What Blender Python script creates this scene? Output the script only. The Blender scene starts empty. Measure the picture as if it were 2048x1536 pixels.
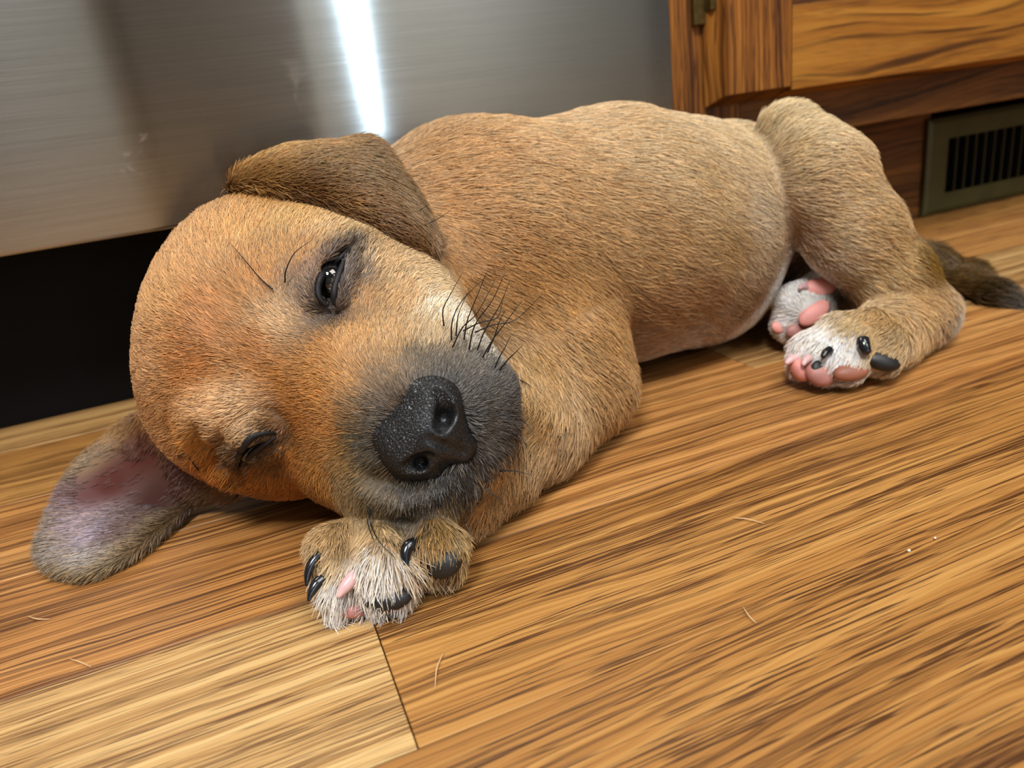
import bpy, bmesh, math, random
import numpy as np
from mathutils import Matrix, Vector
from mathutils.bvhtree import BVHTree

FUR = True
S = 0.13                      # metres per modelling unit (one unit = camera height above the floor)
F = 1495.0                    # focal length in pixels of a 2048 x 1536 frame
rng = np.random.default_rng(7)
random.seed(7)

# ------------------------------------------------------------------ camera, world, lights, exposure
def _rot(a, b, c):
    ca, sa = math.cos(a), math.sin(a); cb, sb = math.cos(b), math.sin(b); cc, sc = math.cos(c), math.sin(c)
    Rz = np.array([[ca, -sa, 0], [sa, ca, 0], [0, 0, 1.]])
    base = np.array([[1, 0, 0], [0, 0, -1], [0, 1, 0.]])
    Rx = np.array([[1, 0, 0], [0, cb, -sb], [0, sb, cb]])
    Rr = np.array([[cc, -sc, 0], [sc, cc, 0], [0, 0, 1.]])
    return Rr @ Rx @ base @ Rz
R = _rot(0.3305, 0.3620, -0.1340)
CAM = np.array([0, 0, 1.0])
scene = bpy.context.scene
col = scene.collection
cd = bpy.data.cameras.new('camera')
cam = bpy.data.objects.new('camera', cd); col.objects.link(cam)
m = Matrix.Identity(4)
for i in range(3):
    m[i][0] = R[0, i]; m[i][1] = -R[1, i]; m[i][2] = -R[2, i]; m[i][3] = CAM[i] * S
cam.matrix_world = m
cd.sensor_width = 36; cd.lens = F / 2048 * 36
cd.clip_start = 0.005; cd.clip_end = 30
cd.dof.use_dof = True; cd.dof.focus_distance = 1.72 * S; cd.dof.aperture_fstop = 14
scene.camera = cam
scene.view_settings.view_transform = 'Standard'
scene.view_settings.look = 'None'
scene.view_settings.gamma = 1.0
scene.view_settings.exposure = -0.36
scene.view_settings.use_curve_mapping = False

wd = bpy.data.worlds.new('world'); scene.world = wd; wd.use_nodes = True
wd.node_tree.nodes['Background'].inputs[0].default_value = (0.97, 0.95, 0.90, 1)
wd.node_tree.nodes['Background'].inputs[1].default_value = 0.17

def area(name, loc, target, size, power, color, size_y=None):
    l = bpy.data.lights.new(name, 'AREA'); l.energy = power * S * S; l.color = color
    l.shape = 'RECTANGLE'; l.size = size * S; l.size_y = (size_y or size) * S
    o = bpy.data.objects.new(name, l); col.objects.link(o)
    o.location = Vector(loc) * S
    o.rotation_euler = (Vector(target) - Vector(loc)).to_track_quat('-Z', 'Y').to_euler()
    return o
area('kitchen_lamp', (4.55, -16.0, 5.5), (0.6, 2.0, 0.3), 0.14, 420, (0.60, 0.81, 1.0), 8.0)
area('ceiling_light_panel', (-3.2, -4.5, 12.0), (0.6, 2.0, 0.3), 3.0, 2300, (0.95, 0.97, 1.0), 3.0)
area('room_ceiling_lamp', (3.5, -3.5, 12.0), (0.3, 2.0, 0.3), 5.0, 1050, (1.0, 0.93, 0.84), 5.0)

area('far_wall_fill', (8.0, -13.0, 13.5), (1.0, -20.0, 4.0), 4.0, 3200, (0.88, 0.95, 1.0), 4.0)  # added fill light, brightens the far wall that the steel reflects

# ------------------------------------------------------------------ helpers
def at(x, y, d):
    """the point (modelling units) that lies d deep along the view axis at photo position x, y"""
    c = np.array([(x - 1024) / F * d, (y - 768) / F * d, d])
    return CAM + R.T @ c
def on_floor(x, y, z=0.0):
    r = R.T @ np.array([(x - 1024) / F, (y - 768) / F, 1.0])
    return CAM + r * (z - 1.0) / r[2]
def pxr(r, d): return r * d / F
def lin(c):
    c = np.asarray(c, float) / 255.0
    return np.where(c <= 0.04045, c / 12.92, ((c + 0.055) / 1.055) ** 2.4)
def tag(o, label=None, cat=None, group=None, kind=None):
    if label: o['label'] = label
    if cat: o['category'] = cat
    if group: o['group'] = group
    if kind: o['kind'] = kind
    return o
def empty(name, loc=(0, 0, 0)):
    o = bpy.data.objects.new(name, None); col.objects.link(o); o.location = Vector(loc) * S
    o.empty_display_size = 0.02
    return o
def put(name, me, mat=None, parent=None):
    o = bpy.data.objects.new(name, me); col.objects.link(o)
    if mat: me.materials.append(mat)
    if parent is not None:
        o.parent = parent
        if parent.parent is None: o.matrix_parent_inverse = Matrix.Translation(-parent.location)
    return o
def mesh_from(name, V, Fc, smooth=True):
    me = bpy.data.meshes.new(name)
    me.from_pydata((np.asarray(V) * S).tolist(), [], [list(map(int, f)) for f in Fc])
    me.validate(); me.update()
    if smooth: me.shade_smooth()
    return me
def mesh_np(name, V, Q):
    """fast mesh from an (n,3) array and an (m,k) face array"""
    me = bpy.data.meshes.new(name); k = Q.shape[1]
    me.vertices.add(len(V)); me.vertices.foreach_set('co', (np.asarray(V) * S).astype(np.float32).ravel())
    me.loops.add(Q.size); me.loops.foreach_set('vertex_index', Q.astype(np.int32).ravel())
    me.polygons.add(len(Q)); me.polygons.foreach_set('loop_start', np.arange(0, Q.size, k, dtype=np.int32))
    me.update(calc_edges=True); me.validate(); me.shade_smooth()
    return me
def box_mesh(name, lo, hi, bevel=0.0, seg=2, uv=False):
    bm = bmesh.new(); bmesh.ops.create_cube(bm, size=1)
    lo = Vector(lo) * S; hi = Vector(hi) * S
    for v in bm.verts: v.co = Vector([(lo[i] + hi[i]) / 2 + v.co[i] * (hi[i] - lo[i]) for i in range(3)])
    if bevel: bmesh.ops.bevel(bm, geom=list(bm.edges), offset=bevel * S, segments=seg, affect='EDGES', profile=0.5)
    me = bpy.data.meshes.new(name)
    bm.to_mesh(me); bm.free()
    if uv:
        l = me.uv_layers.new(name='UVMap')
        for p in me.polygons:
            for li in p.loop_indices:
                c = me.vertices[me.loops[li].vertex_index].co
                l.data[li].uv = (c.x, c.z + c.y * 0.3)
    return me

# ------------------------------------------------------------------ node helpers and materials
def new_mat(name):
    mt = bpy.data.materials.new(name); mt.use_nodes = True
    nt = mt.node_tree; nt.nodes.clear()
    out = nt.nodes.new('ShaderNodeOutputMaterial'); b = nt.nodes.new('ShaderNodeBsdfPrincipled')
    nt.links.new(b.outputs[0], out.inputs[0])
    return mt, nt, b
def node(nt, typ, ins=None, **kw):
    n = nt.nodes.new(typ)
    for k, v in kw.items(): setattr(n, k, v)
    for k, v in (ins or {}).items():
        if hasattr(v, 'is_output') or isinstance(v, bpy.types.NodeSocket): nt.links.new(v, n.inputs[k])
        else: n.inputs[k].default_value = v
    return n
def mth(nt, op, a, b=0.0, c=0.0, clamp=False):
    n = nt.nodes.new('ShaderNodeMath'); n.operation = op; n.use_clamp = clamp
    for i, v in enumerate((a, b, c)):
        if isinstance(v, bpy.types.NodeSocket): nt.links.new(v, n.inputs[i])
        else: n.inputs[i].default_value = v
    return n.outputs[0]
def ramp(nt, fac, stops, interp='LINEAR'):
    n = nt.nodes.new('ShaderNodeValToRGB'); cr = n.color_ramp; cr.interpolation = interp
    while len(cr.elements) < len(stops): cr.elements.new(0.5)
    for e, (p, c) in zip(cr.elements, stops):
        e.position = p; e.color = (*c, 1) if len(c) == 3 else c
    nt.links.new(fac, n.inputs[0]); return n.outputs[0]
def mixc(nt, fac, a, b, mode='MIX'):
    n = nt.nodes.new('ShaderNodeMix'); n.data_type = 'RGBA'; n.blend_type = mode
    for i, v in ((0, fac), (6, a), (7, b)):
        if isinstance(v, bpy.types.NodeSocket): nt.links.new(v, n.inputs[i])
        else: n.inputs[i].default_value = v if i == 0 else (*v[:3], 1)
    return n.outputs[2]
def simple(name, rgb, rough=0.5, metal=0.0, spec=0.5, noise=0.0, nscale=40.0, bump=0.0):
    mt, nt, b = new_mat(name)
    c = lin(rgb)
    b.inputs['Roughness'].default_value = rough; b.inputs['Metallic'].default_value = metal
    b.inputs['Specular IOR Level'].default_value = spec
    tc = node(nt, 'ShaderNodeTexCoord')
    n = node(nt, 'ShaderNodeTexNoise', {'Vector': tc.outputs['Object'], 'Scale': nscale / S, 'Detail': 5.0})
    k = ramp(nt, n.outputs[0], [(0.3, tuple(c * (1 - noise))), (0.7, tuple(np.minimum(c * (1 + noise), 1)))])
    nt.links.new(k, b.inputs['Base Color'])
    if bump:
        bp = node(nt, 'ShaderNodeBump', {'Height': n.outputs[0], 'Strength': bump, 'Distance': 0.002 * S})
        nt.links.new(bp.outputs[0], b.inputs['Normal'])
    return mt

def oak(name, light, mid, dark, axis='X', dens=1.0, rough=0.4, cath=0.5, seed=0.0, pore=0.75, per_object=True, lines=0.5):
    """oak: growth bands that bend into cathedrals, long streaks, and short dark pores running along one axis"""
    mt, nt, b = new_mat(name)
    tc = node(nt, 'ShaderNodeTexCoord')
    sp = node(nt, 'ShaderNodeSeparateXYZ', {0: tc.outputs['Object']})
    ax = {'X': (0, 1, 2), 'Z': (2, 0, 1)}[axis]
    L = mth(nt, 'MULTIPLY', sp.outputs[ax[0]], 1 / S)
    W0 = mth(nt, 'ADD', sp.outputs[ax[1]], sp.outputs[ax[2]])
    W = mth(nt, 'MULTIPLY', W0, 1 / S)
    if per_object:
        oi = node(nt, 'ShaderNodeObjectInfo')
        off = mth(nt, 'MULTIPLY', oi.outputs['Random'], 37.0)
    else:
        off = mth(nt, 'ADD', 0.0, seed)
    Lo = mth(nt, 'ADD', L, mth(nt, 'ADD', off, seed))
    n1 = node(nt, 'ShaderNodeTexNoise', {'Vector': node(nt, 'ShaderNodeCombineXYZ', {0: mth(nt, 'MULTIPLY', Lo, 0.7), 1: mth(nt, 'MULTIPLY', W, 2.2), 2: off}).outputs[0], 'Scale': 1.0, 'Detail': 1.0, 'Roughness': 0.35})
    n1b = node(nt, 'ShaderNodeTexNoise', {'Vector': node(nt, 'ShaderNodeCombineXYZ', {0: mth(nt, 'MULTIPLY', Lo, 2.6), 1: mth(nt, 'MULTIPLY', W, 9.0), 2: off}).outputs[0], 'Scale': 1.0, 'Detail': 2.0})
    bend = mth(nt, 'ADD', mth(nt, 'MULTIPLY', mth(nt, 'SUBTRACT', n1.outputs[0], 0.5), cath), mth(nt, 'MULTIPLY', mth(nt, 'SUBTRACT', n1b.outputs[0], 0.5), 0.035))
    Wb = mth(nt, 'ADD', W, bend)                                   # the grain follows the bent growth rings
    def tex(a, bsc, extra, det, ro=0.5, straight=False):
        c = node(nt, 'ShaderNodeCombineXYZ', {0: mth(nt, 'MULTIPLY', Lo, a), 1: mth(nt, 'MULTIPLY', W if straight else Wb, bsc), 2: mth(nt, 'ADD', off, extra)})
        return node(nt, 'ShaderNodeTexNoise', {'Vector': c.outputs[0], 'Scale': 1.0, 'Detail': det, 'Roughness': ro}).outputs[0]
    cc = lambda sock, k: mth(nt, 'MULTIPLY', mth(nt, 'SUBTRACT', sock, 0.5), k)
    broad = tex(0.35, 2.4, 11.0, 2.0)
    band = tex(0.40, 20.0 * dens, 5.0, 3.0, 0.6)                   # growth rings
    line = tex(0.7, 105.0 * dens, 7.0, 3.0, 0.6)                     # fine long lines
    t = mth(nt, 'ADD', 0.5, mth(nt, 'ADD', cc(broad, 0.7), mth(nt, 'ADD', cc(band, 0.75), cc(line, 1.25))))
    base = ramp(nt, t, [(0.16, tuple(lin(dark))), (0.46, tuple(lin(mid))), (0.80, tuple(lin(light)))])
    dl = ramp(nt, mth(nt, 'ADD', tex(1.0, 125.0 * dens, 31.0, 1.5, 0.5), cc(band, -0.25)), [(0.52, (0, 0, 0)), (0.66, (1, 1, 1))])
    ps = mth(nt, 'ADD', tex(5.0, 250.0, 19.0, 1.5, 0.5, True), mth(nt, 'ADD', cc(band, -0.55), cc(tex(1.1, 7.0, 23.0, 1.0), 0.22)))
    pf = ramp(nt, ps, [(0.56, (0, 0, 0)), (0.62, (1, 1, 1))])
    pf2 = mth(nt, 'MAXIMUM', mth(nt, 'MULTIPLY', pf, pore), mth(nt, 'MULTIPLY', dl, lines))
    n3o = broad
    pc = lin(dark) * np.array([0.42, 0.34, 0.28])
    colr = mixc(nt, pf2, base, tuple(pc))
    if per_object:      # each board has its own tone
        v = mth(nt, 'ADD', 0.90, mth(nt, 'MULTIPLY', mth(nt, 'FRACT', mth(nt, 'MULTIPLY', oi.outputs['Random'], 7.31)), 0.18))
        hs = node(nt, 'ShaderNodeHueSaturation', {'Value': v, 'Color': colr, 'Hue': 0.5, 'Saturation': 0.97, 'Fac': 1.0})
        colr = hs.outputs[0]
    nt.links.new(colr, b.inputs['Base Color'])
    rr = mth(nt, 'ADD', rough, mth(nt, 'MULTIPLY', n3o, 0.12))
    nt.links.new(rr, b.inputs['Roughness'])
    b.inputs['Specular IOR Level'].default_value = 0.35
    bp = node(nt, 'ShaderNodeBump', {'Height': pf, 'Strength': 0.35, 'Distance': 0.0006, })
    bp.invert = True
    nt.links.new(bp.outputs[0], b.inputs['Normal'])
    return mt

floor_pale = oak('oak_floor_pale', (206, 170, 110), (182, 138, 78), (128, 86, 44), dens=0.9, cath=0.08, seed=3.0, lines=0.5, pore=0.85)
floor_warm = oak('oak_floor_warm', (184, 134, 66), (158, 106, 44), (100, 60, 22), dens=1.0, cath=0.2, seed=11.0, lines=0.55, pore=0.9)
floor_red = oak('oak_floor_reddish', (198, 142, 74), (166, 108, 46), (98, 56, 20), dens=1.0, cath=0.06, seed=23.0, lines=0.85, pore=0.6)
cab_h = oak('oak_cabinet_rail', (186, 126, 34), (158, 98, 16), (96, 54, 8), dens=0.22, cath=0.4, rough=0.42, seed=5.0, pore=0.35, lines=0.8)
cab_v = oak('oak_cabinet_stile', (178, 112, 28), (138, 80, 14), (80, 42, 6), axis='Z', dens=0.85, cath=0.1, rough=0.42, seed=9.0, pore=0.8, lines=0.9)
cab_dk = oak('oak_cabinet_frame', (128, 78, 20), (96, 55, 10), (58, 30, 5), dens=0.5, cath=0.3, rough=0.5, seed=15.0, pore=0.6, lines=0.6)

# ------------------------------------------------------------------ the setting: floor boards, steel front, cabinet, toe kick
TK = 3.47                     # toe kick plane
floor = put('floor', box_mesh('floor', (-14, -20.2, -0.12), (16, 3.75, -0.022)), simple('subfloor', (70, 45, 20), 0.8))
tag(floor, kind='structure')
rows = [(-20.2 + 0.53 * i, [-5.0 + (i * 2.37) % 4, 3.0 + (i * 1.7) % 3]) for i in range(34)] + [(-2.18, [-4.0, 1.7]), (-1.65, [-3.1, 2.9]), (-1.12, [-1.9, 3.5]), (-0.59, [-4.2, 1.1]), (-0.06, [-3.3, 2.4]),
        (0.47, [-2.6, 3.9]), (1.0, [-4.1, 0.0895, 4.6]), (1.53, [-2.9, 5.2]), (2.06, [-4.4, 1.62, 6.0]), (2.59, [-2.4, 2.95]), (3.12, [-3.6, 0.9, 5.1])]
for j, (y0, cuts) in enumerate(rows, -34):
    xs = [-7.0] + cuts + [9.0]
    for i in range(len(xs) - 1):
        y1 = min(y0 + 0.53, TK + 0.12)
        g = 0.0012
        me = box_mesh('plank', (xs[i] + g, y0 + g, -0.05), (xs[i + 1] - g, y1 - g, 0.0), 0.0016, 1)
        mt = [floor_warm, floor_red, floor_warm, floor_pale][(i + j * 3) % 4]
        if j == 6: mt = [floor_red, floor_pale, floor_warm, floor_red][i]
        if j == 5: mt = [floor_red, floor_warm, floor_red][i]
        if j == 7: mt = floor_red
        if j == 8: mt = [floor_warm, floor_red, floor_pale, floor_warm][i]
        put('plank', me, mt, floor)

black_kick = simple('black_toe_panel', (7, 7, 9), 0.55, spec=0.15)
def struct(name, me, mt):
    return tag(put(name, me, mt), kind='structure')
struct('wall_back', box_mesh('wall_back', (-9, 3.75, -0.1), (12, 3.9, 16)), simple('wall_paint', (205, 196, 180), 0.9))

struct('wall_front', box_mesh('wall_front', (-14, -20.2, -0.1), (16, -20, 14)), simple('far_wall_paint', (196, 194, 186), 0.9))
reflection_block = struct('reflection_block', box_mesh('reflection_block', (-1.6, -20.0, 0.0), (3.6, -19.6, 13.6), 0.05), simple('reflection_block_dark', (104, 98, 90), 0.6))  # unseen block added to give the steel its dark reflected band
put('reflection_block_face', box_mesh('reflection_block_face', (-1.3, -19.6, 0.1), (3.3, -19.45, 13.3), 0.04), simple('reflection_block_face_dark', (112, 104, 96), 0.5), reflection_block)  # front slab of the added reflection block

# dishwasher: steel door, black toe panel, side flange
def steel_mat():
    mt, nt, b = new_mat('brushed_steel')
    tc = node(nt, 'ShaderNodeTexCoord')
    mp = node(nt, 'ShaderNodeMapping', {'Vector': tc.outputs['Object'], 'Scale': (2.2 / S, 1, 420 / S)})
    n = node(nt, 'ShaderNodeTexNoise', {'Vector': mp.outputs[0], 'Scale': 1.0, 'Detail': 4.0, 'Roughness': 0.7})
    # smudges and water marks
    mp2 = node(nt, 'ShaderNodeMapping', {'Vector': tc.outputs['Object'], 'Scale': (1 / S, 1, 1 / S)})
    s1 = node(nt, 'ShaderNodeTexNoise', {'Vector': mp2.outputs[0], 'Scale': 5.0, 'Detail': 6.0, 'Roughness': 0.66, 'Distortion': 1.2})
    sm = ramp(nt, s1.outputs[0], [(0.60, (0, 0, 0)), (0.70, (1, 1, 1))])
    s2 = node(nt, 'ShaderNodeTexNoise', {'Vector': mp2.outputs[0], 'Scale': 0.9, 'Detail': 2.0})
    smf = mth(nt, 'MULTIPLY', sm, ramp(nt, s2.outputs[0], [(0.5, (0, 0, 0)), (0.62, (1, 1, 1))]))
    c = ramp(nt, n.outputs[0], [(0.3, tuple(lin((168, 168, 164)))), (0.7, tuple(lin((186, 186, 183))))])
    c = mixc(nt, mth(nt, 'MULTIPLY', smf, 0.35), c, tuple(lin((218, 218, 219))))
    nt.links.new(c, b.inputs['Base Color'])
    b.inputs['Metallic'].default_value = 1.0
    rr = mth(nt, 'ADD', 0.105, mth(nt, 'ADD', mth(nt, 'MULTIPLY', smf, 0.14), mth(nt, 'MULTIPLY', n.outputs[0], 0.06)))
    nt.links.new(rr, b.inputs['Roughness'])
    b.inputs['Anisotropic'].default_value = 1.0
    tg = node(nt, 'ShaderNodeTangent', direction_type='UV_MAP', uv_map='UVMap')
    nt.links.new(tg.outputs[0], b.inputs['Tangent'])
    b.inputs['Anisotropic Rotation'].default_value = 0.25
    return mt
steel = steel_mat()
FF = 3.05                     # face frame plane
dw = empty('dishwasher', (0, FF, 0))
tag(dw, 'brushed stainless steel dishwasher with vertical light streak and black toe panel', 'dishwasher')
DWX = float((CAM + (R.T @ np.array([(1345 - 1024) / F, (120 - 768) / F, 1])) * 1.0)[0])
def on_plane(x, y, Y):
    r = R.T @ np.array([(x - 1024) / F, (y - 768) / F, 1.0]); return CAM + r * Y / r[1]
xr = float(on_plane(1345, 120, 3.0)[0]); zb = float(on_plane(120, 495, 3.0)[2])
put('door_panel', box_mesh('door_panel', (xr - 4.6, 3.0, zb), (xr, 3.16, 5.6), 0.012, 3, uv=True), steel, dw)
put('toe_panel', box_mesh('toe_panel', (xr - 4.6, 3.44, 0.002), (xr + 0.0, 3.50, zb + 0.3), 0.004), black_kick, dw)
put('tub_underside', box_mesh('tub_underside', (xr - 4.6, 3.18, zb + 0.04), (xr, 3.44, zb + 0.30)), black_kick, dw)

# base cabinet
cb = empty('base_cabinet', (xr + 2.0, FF, 0))
tag(cb, 'oak base cabinet with framed door beside the steel dishwasher', 'cabinet')
zf = float(on_plane(1850, 229, FF)[2])
x0 = xr + 0.02; x1 = x0 + 6.0
xst = float(on_plane(1433, 120, FF)[0])
DY = FF - 0.135               # door front plane
xd0 = float(on_plane(1440, 120, DY)[0]); xd1 = float(on_plane(1584, 120, DY)[0])
zr0 = float(on_plane(1584, 189, DY)[2]); zr1 = float(on_plane(1600, 8, DY)[2])
put('frame_stile', box_mesh('frame_stile', (x0, FF, zf), (xst + 0.12, FF + 0.14, 5.6), 0.006), cab_v, cb)
put('frame_rail', box_mesh('frame_rail', (xst + 0.12, FF + 0.002, zf), (x1, FF + 0.14, zf + 0.42), 0.008), cab_dk, cb)
put('cabinet_box', box_mesh('cabinet_box', (x0, FF + 0.15, zf + 0.03), (x1, 3.74, 5.6)), cab_dk, cb)
door = empty('door', (xd0, DY, zr0)); door.parent = cb; door.location = (Vector((xd0, DY, zr0)) - Vector((xr + 2.0, FF, 0))) * S
def put_door(name, me, mt):
    o = bpy.data.objects.new(name, me); col.objects.link(o); me.materials.append(mt)
    o.parent = door; o.location = -Vector((xd0, DY, zr0)) * S
    return o
def chamfer_box(name, lo, hi, ch, sides):
    """box whose front face (low y) is drawn in by ch on the named sides: the routed back-bevel of the door"""
    (a, b_, c), (d, e, f) = lo, hi
    l = ch if 'L' in sides else 0; bt = ch if 'B' in sides else 0
    V = [(a + l, b_, c + bt), (d, b_, c + bt), (d, b_, f), (a + l, b_, f),
         (a + l * 0.8, b_ + 0.05, c + bt * 0.8), (d, b_ + 0.05, c + bt * .8), (d, b_ + 0.05, f), (a + l * 0.8, b_ + 0.05, f),
         (a, e, c), (d, e, c), (d, e, f), (a, e, f)]
    Fc = [(0, 3, 2, 1)]
    for s in (0, 4):
        for i in range(4):
            j = (i + 1) % 4; Fc.append((s + i, s + j, s + 4 + j, s + 4 + i))
    Fc.append((8, 9, 10, 11))
    me = mesh_from(name, V, [f[::-1] for f in Fc] if False else Fc, smooth=False)
    bm = bmesh.new(); bm.from_mesh(me); bmesh.ops.recalc_face_normals(bm, faces=bm.faces)
    bmesh.ops.bevel(bm, geom=list(bm.edges), offset=0.004 * S, segments=2, affect='EDGES', profile=0.5)
    bm.to_mesh(me); bm.free()
    return me
put_door('door_stile', chamfer_box('door_stile', (xd0, DY, zr0 - 0.01), (xd1 - 0.004, FF - 0.012, 5.6), 0.045, 'LB'), cab_v)
put_door('door_rail', chamfer_box('door_rail', (xd1, DY - 0.004, zr0 - 0.01), (x1 - 0.4, FF - 0.012, zr1), 0.03, 'B'), cab_h)
put_door('door_panel', chamfer_box('door_panel', (xd1 - 0.02, DY + 0.05, zr1 - 0.02), (x1 - 0.4, FF - 0.03, 5.5), 0.02, ''), cab_dk)
# hinge at the top of the gap
brass = simple('old_brass', (96, 78, 40), 0.4, 0.7, noise=0.3)
hx0 = float(on_plane(1380, 20, FF)[0]); hz0 = float(on_plane(1410, 50, FF)[2])
hinge = empty('hinge', (hx0, FF, hz0)); hinge.parent = cb; hinge.location = (Vector((hx0, FF, hz0)) - Vector((xr + 2.0, FF, 0))) * S
def put_in(par, base, name, me, mt):
    o = bpy.data.objects.new(name, me); col.objects.link(o); me.materials.append(mt)
    o.parent = par; o.location = -Vector(base) * S; return o
put_in(hinge, (hx0, FF, hz0), 'hinge_plate', box_mesh('hinge_plate', (hx0, FF - 0.03, hz0), (hx0 + 0.115, FF + 0.001, hz0 + 0.36), 0.005), brass)
def cyl_mesh(name, p, q, r0, r1=None, n=20, caps=True):
    p = np.array(p, float); q = np.array(q, float); r1 = r0 if r1 is None else r1
    ax = (q - p) / np.linalg.norm(q - p); t = np.cross(ax, [0.3, 0.9, 0.2]); t /= np.linalg.norm(t); b2 = np.cross(ax, t)
    V = []; Fc = []
    for c, r in ((p, r0), (q, r1)):
        for i in range(n):
            a = 2 * math.pi * i / n; V.append(c + r * (t * math.cos(a) + b2 * math.sin(a)))
    for i in range(n): j = (i + 1) % n; Fc.append((i, j, n + j, n + i))
    if caps: Fc += [tuple(range(n))[::-1], tuple(range(n, 2 * n))]
    return mesh_from(name, V, Fc)
put_in(hinge, (hx0, FF, hz0), 'hinge_knuckle', cyl_mesh('hinge_knuckle', (hx0 + 0.105, FF - 0.05, hz0 + 0.02), (hx0 + 0.105, FF - 0.05, hz0 + 0.34), 0.024), brass)
put_in(hinge, (hx0, FF, hz0), 'hinge_leaf', box_mesh('hinge_leaf', (hx0 + 0.055, FF - 0.075, hz0 + 0.05), (hx0 + 0.10, FF - 0.02, hz0 + 0.13), 0.004), brass)
put_in(hinge, (hx0, FF, hz0), 'hinge_screw', cyl_mesh('hinge_screw', (hx0 + 0.04, FF - 0.028, hz0 + 0.19), (hx0 + 0.04, FF - 0.018, hz0 + 0.19), 0.018), brass)

# toe kick board and floor register
vx0 = float(on_plane(1845, 340, TK)[0])
struct('baseboard_right', box_mesh('baseboard_right', (x0, TK + 0.01, 0.0), (vx0 + 0.05, TK + 0.10, zf + 0.05), 0.002), cab_dk)
vg = empty('floor_register', (vx0 + 1.6, TK, 0))
tag(vg, 'dark olive metal vent register with vertical slots under the oak cabinet', 'vent')
olive = simple('olive_painted_metal', (70, 66, 34), 0.45, 0.3, noise=0.15, nscale=6)
dark_in = simple('dark_inside', (6, 7, 12), 0.9, spec=0.05)
sx0 = float(on_plane(1885, 330, TK)[0]); sz0 = 0.124; sz1 = 0.448
pitch = (float(on_plane(2043, 300, TK)[0]) - sx0) / 8.55
ns = 18
vx1 = sx0 + ns * pitch + (sx0 - vx0)
vt = 0.577
def frame_mesh(name, o0, o1, oz0, oz1, i0, i1, iz0, iz1, y, lip):
    """pressed metal faceplate: raised face, sloping border, rectangular opening"""
    def ring(a, b_, c, d, yy): return [(a, yy, c), (b_, yy, c), (b_, yy, d), (a, yy, d)]
    V = ring(o0, o1, oz0, oz1, y) + ring(o0 + 0.004, o1 - 0.004, oz0 + 0.004, oz1 - 0.004, y - lip * 0.7) + \
        ring(o0 + lip, o1 - lip, oz0 + lip, oz1 - lip, y - lip) + ring(i0, i1, iz0, iz1, y - lip) + ring(i0, i1, iz0, iz1, y - lip + 0.02)
    Fc = []
    for s in range(4):
        for i in range(4):
            j = (i + 1) % 4; Fc.append((s * 4 + i, s * 4 + j, s * 4 + 4 + j, s * 4 + 4 + i))
    me = mesh_from(name, V, Fc, smooth=False); return me
put('faceplate', frame_mesh('faceplate', vx0, vx1, 0.003, vt, sx0, sx0 + ns * pitch, sz0, sz1, TK, 0.03), olive, vg)
put('duct', box_mesh('duct', (vx0 + 0.06, TK + 0.16, 0.0), (vx1 - 0.03, TK + 0.18, 0.60)), dark_in, vg)
struct('baseboard_far_right', box_mesh('baseboard_far_right', (vx1 - 0.02, TK + 0.01, 0.0), (12, TK + 0.10, zf + 0.05), 0.002), cab_dk)
fin_me = None
for i in range(ns + 1):
    w = 0.0028
    xx = sx0 + i * pitch
    me = box_mesh('fin', (xx - w, TK - 0.029, sz0 - 0.004), (xx + w, TK - 0.014, sz1 + 0.004), 0.002, 2)
    if i == 0 or i == ns: continue
    o = put('fin', me, olive, vg)
# ------------------------------------------------------------------ the puppy: one implicit body, meshed once
PR = []                       # (kind, data, blend, op)
def ball(x, y, d, r, k=0.06, op='+'):
    PR.append(('s', (at(x, y, d), pxr(r, d)), k, op))
def chain(pts, k=0.06, op='+'):
    P = [at(*p[:3]) for p in pts]; Rr = [pxr(p[3], p[2]) for p in pts]
    for i in range(len(P) - 1):
        PR.append(('c', (P[i], P[i + 1], Rr[i], Rr[i + 1]), k if i == 0 or op == '-' else max(k, 0.05), op))
def wchain(P, Rr, k=0.02, op='+'):
    for i in range(len(P) - 1):
        PR.append(('c', (np.array(P[i]), np.array(P[i + 1]), Rr[i], Rr[i + 1]), k, op))
def sdf(P, prims=None):
    P = np.asarray(P, np.float64)
    d = np.full(len(P), 0.5)
    for kind, dat, k, op in (PR if prims is None else prims):
        if kind == 's': c = dat[0]; rad = dat[1]
        elif kind == 'c': c = (dat[0] + dat[1]) / 2; rad = np.linalg.norm(dat[0] - dat[1]) / 2 + max(dat[2], dat[3])
        mrg = rad + max(k, 0.02) + 0.03
        if op == '+': mrg = max(mrg, rad + 0.06)
        q = P - c
        idx = np.nonzero((np.abs(q[:, 0]) < mrg) & (np.abs(q[:, 1]) < mrg) & (np.abs(q[:, 2]) < mrg))[0]
        if not len(idx): continue
        p = P[idx]
        if kind == 's': e = np.linalg.norm(p - dat[0], axis=1) - dat[1]
        else:
            ab = dat[1] - dat[0]; t = np.clip(((p - dat[0]) @ ab) / (ab @ ab), 0, 1)
            e = np.linalg.norm(p - dat[0] - t[:, None] * ab, axis=1) - (dat[2] + t * (dat[3] - dat[2]))
        dd = d[idx]
        if op == '+':
            h = np.maximum(k - np.abs(dd - e), 0) / k; d[idx] = np.minimum(dd, e) - h * h * k / 4
        else:
            e = -e; h = np.maximum(k - np.abs(dd - e), 0) / k; d[idx] = np.maximum(dd, e) + h * h * k / 4
    return d
def hit(x, y, d0=1.2, prims=None, dmax=4.0):
    """depth where the ray through photo position x, y first meets the body"""
    ds = np.arange(d0, dmax, 0.012)
    P = np.array([at(x, y, d) for d in ds]); v = sdf(P, prims)
    i = np.nonzero(v < 0)[0]
    if not len(i): return None
    i = i[0]
    if i == 0: return ds[0]
    return ds[i - 1] + 0.012 * v[i - 1] / (v[i - 1] - v[i])

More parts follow.
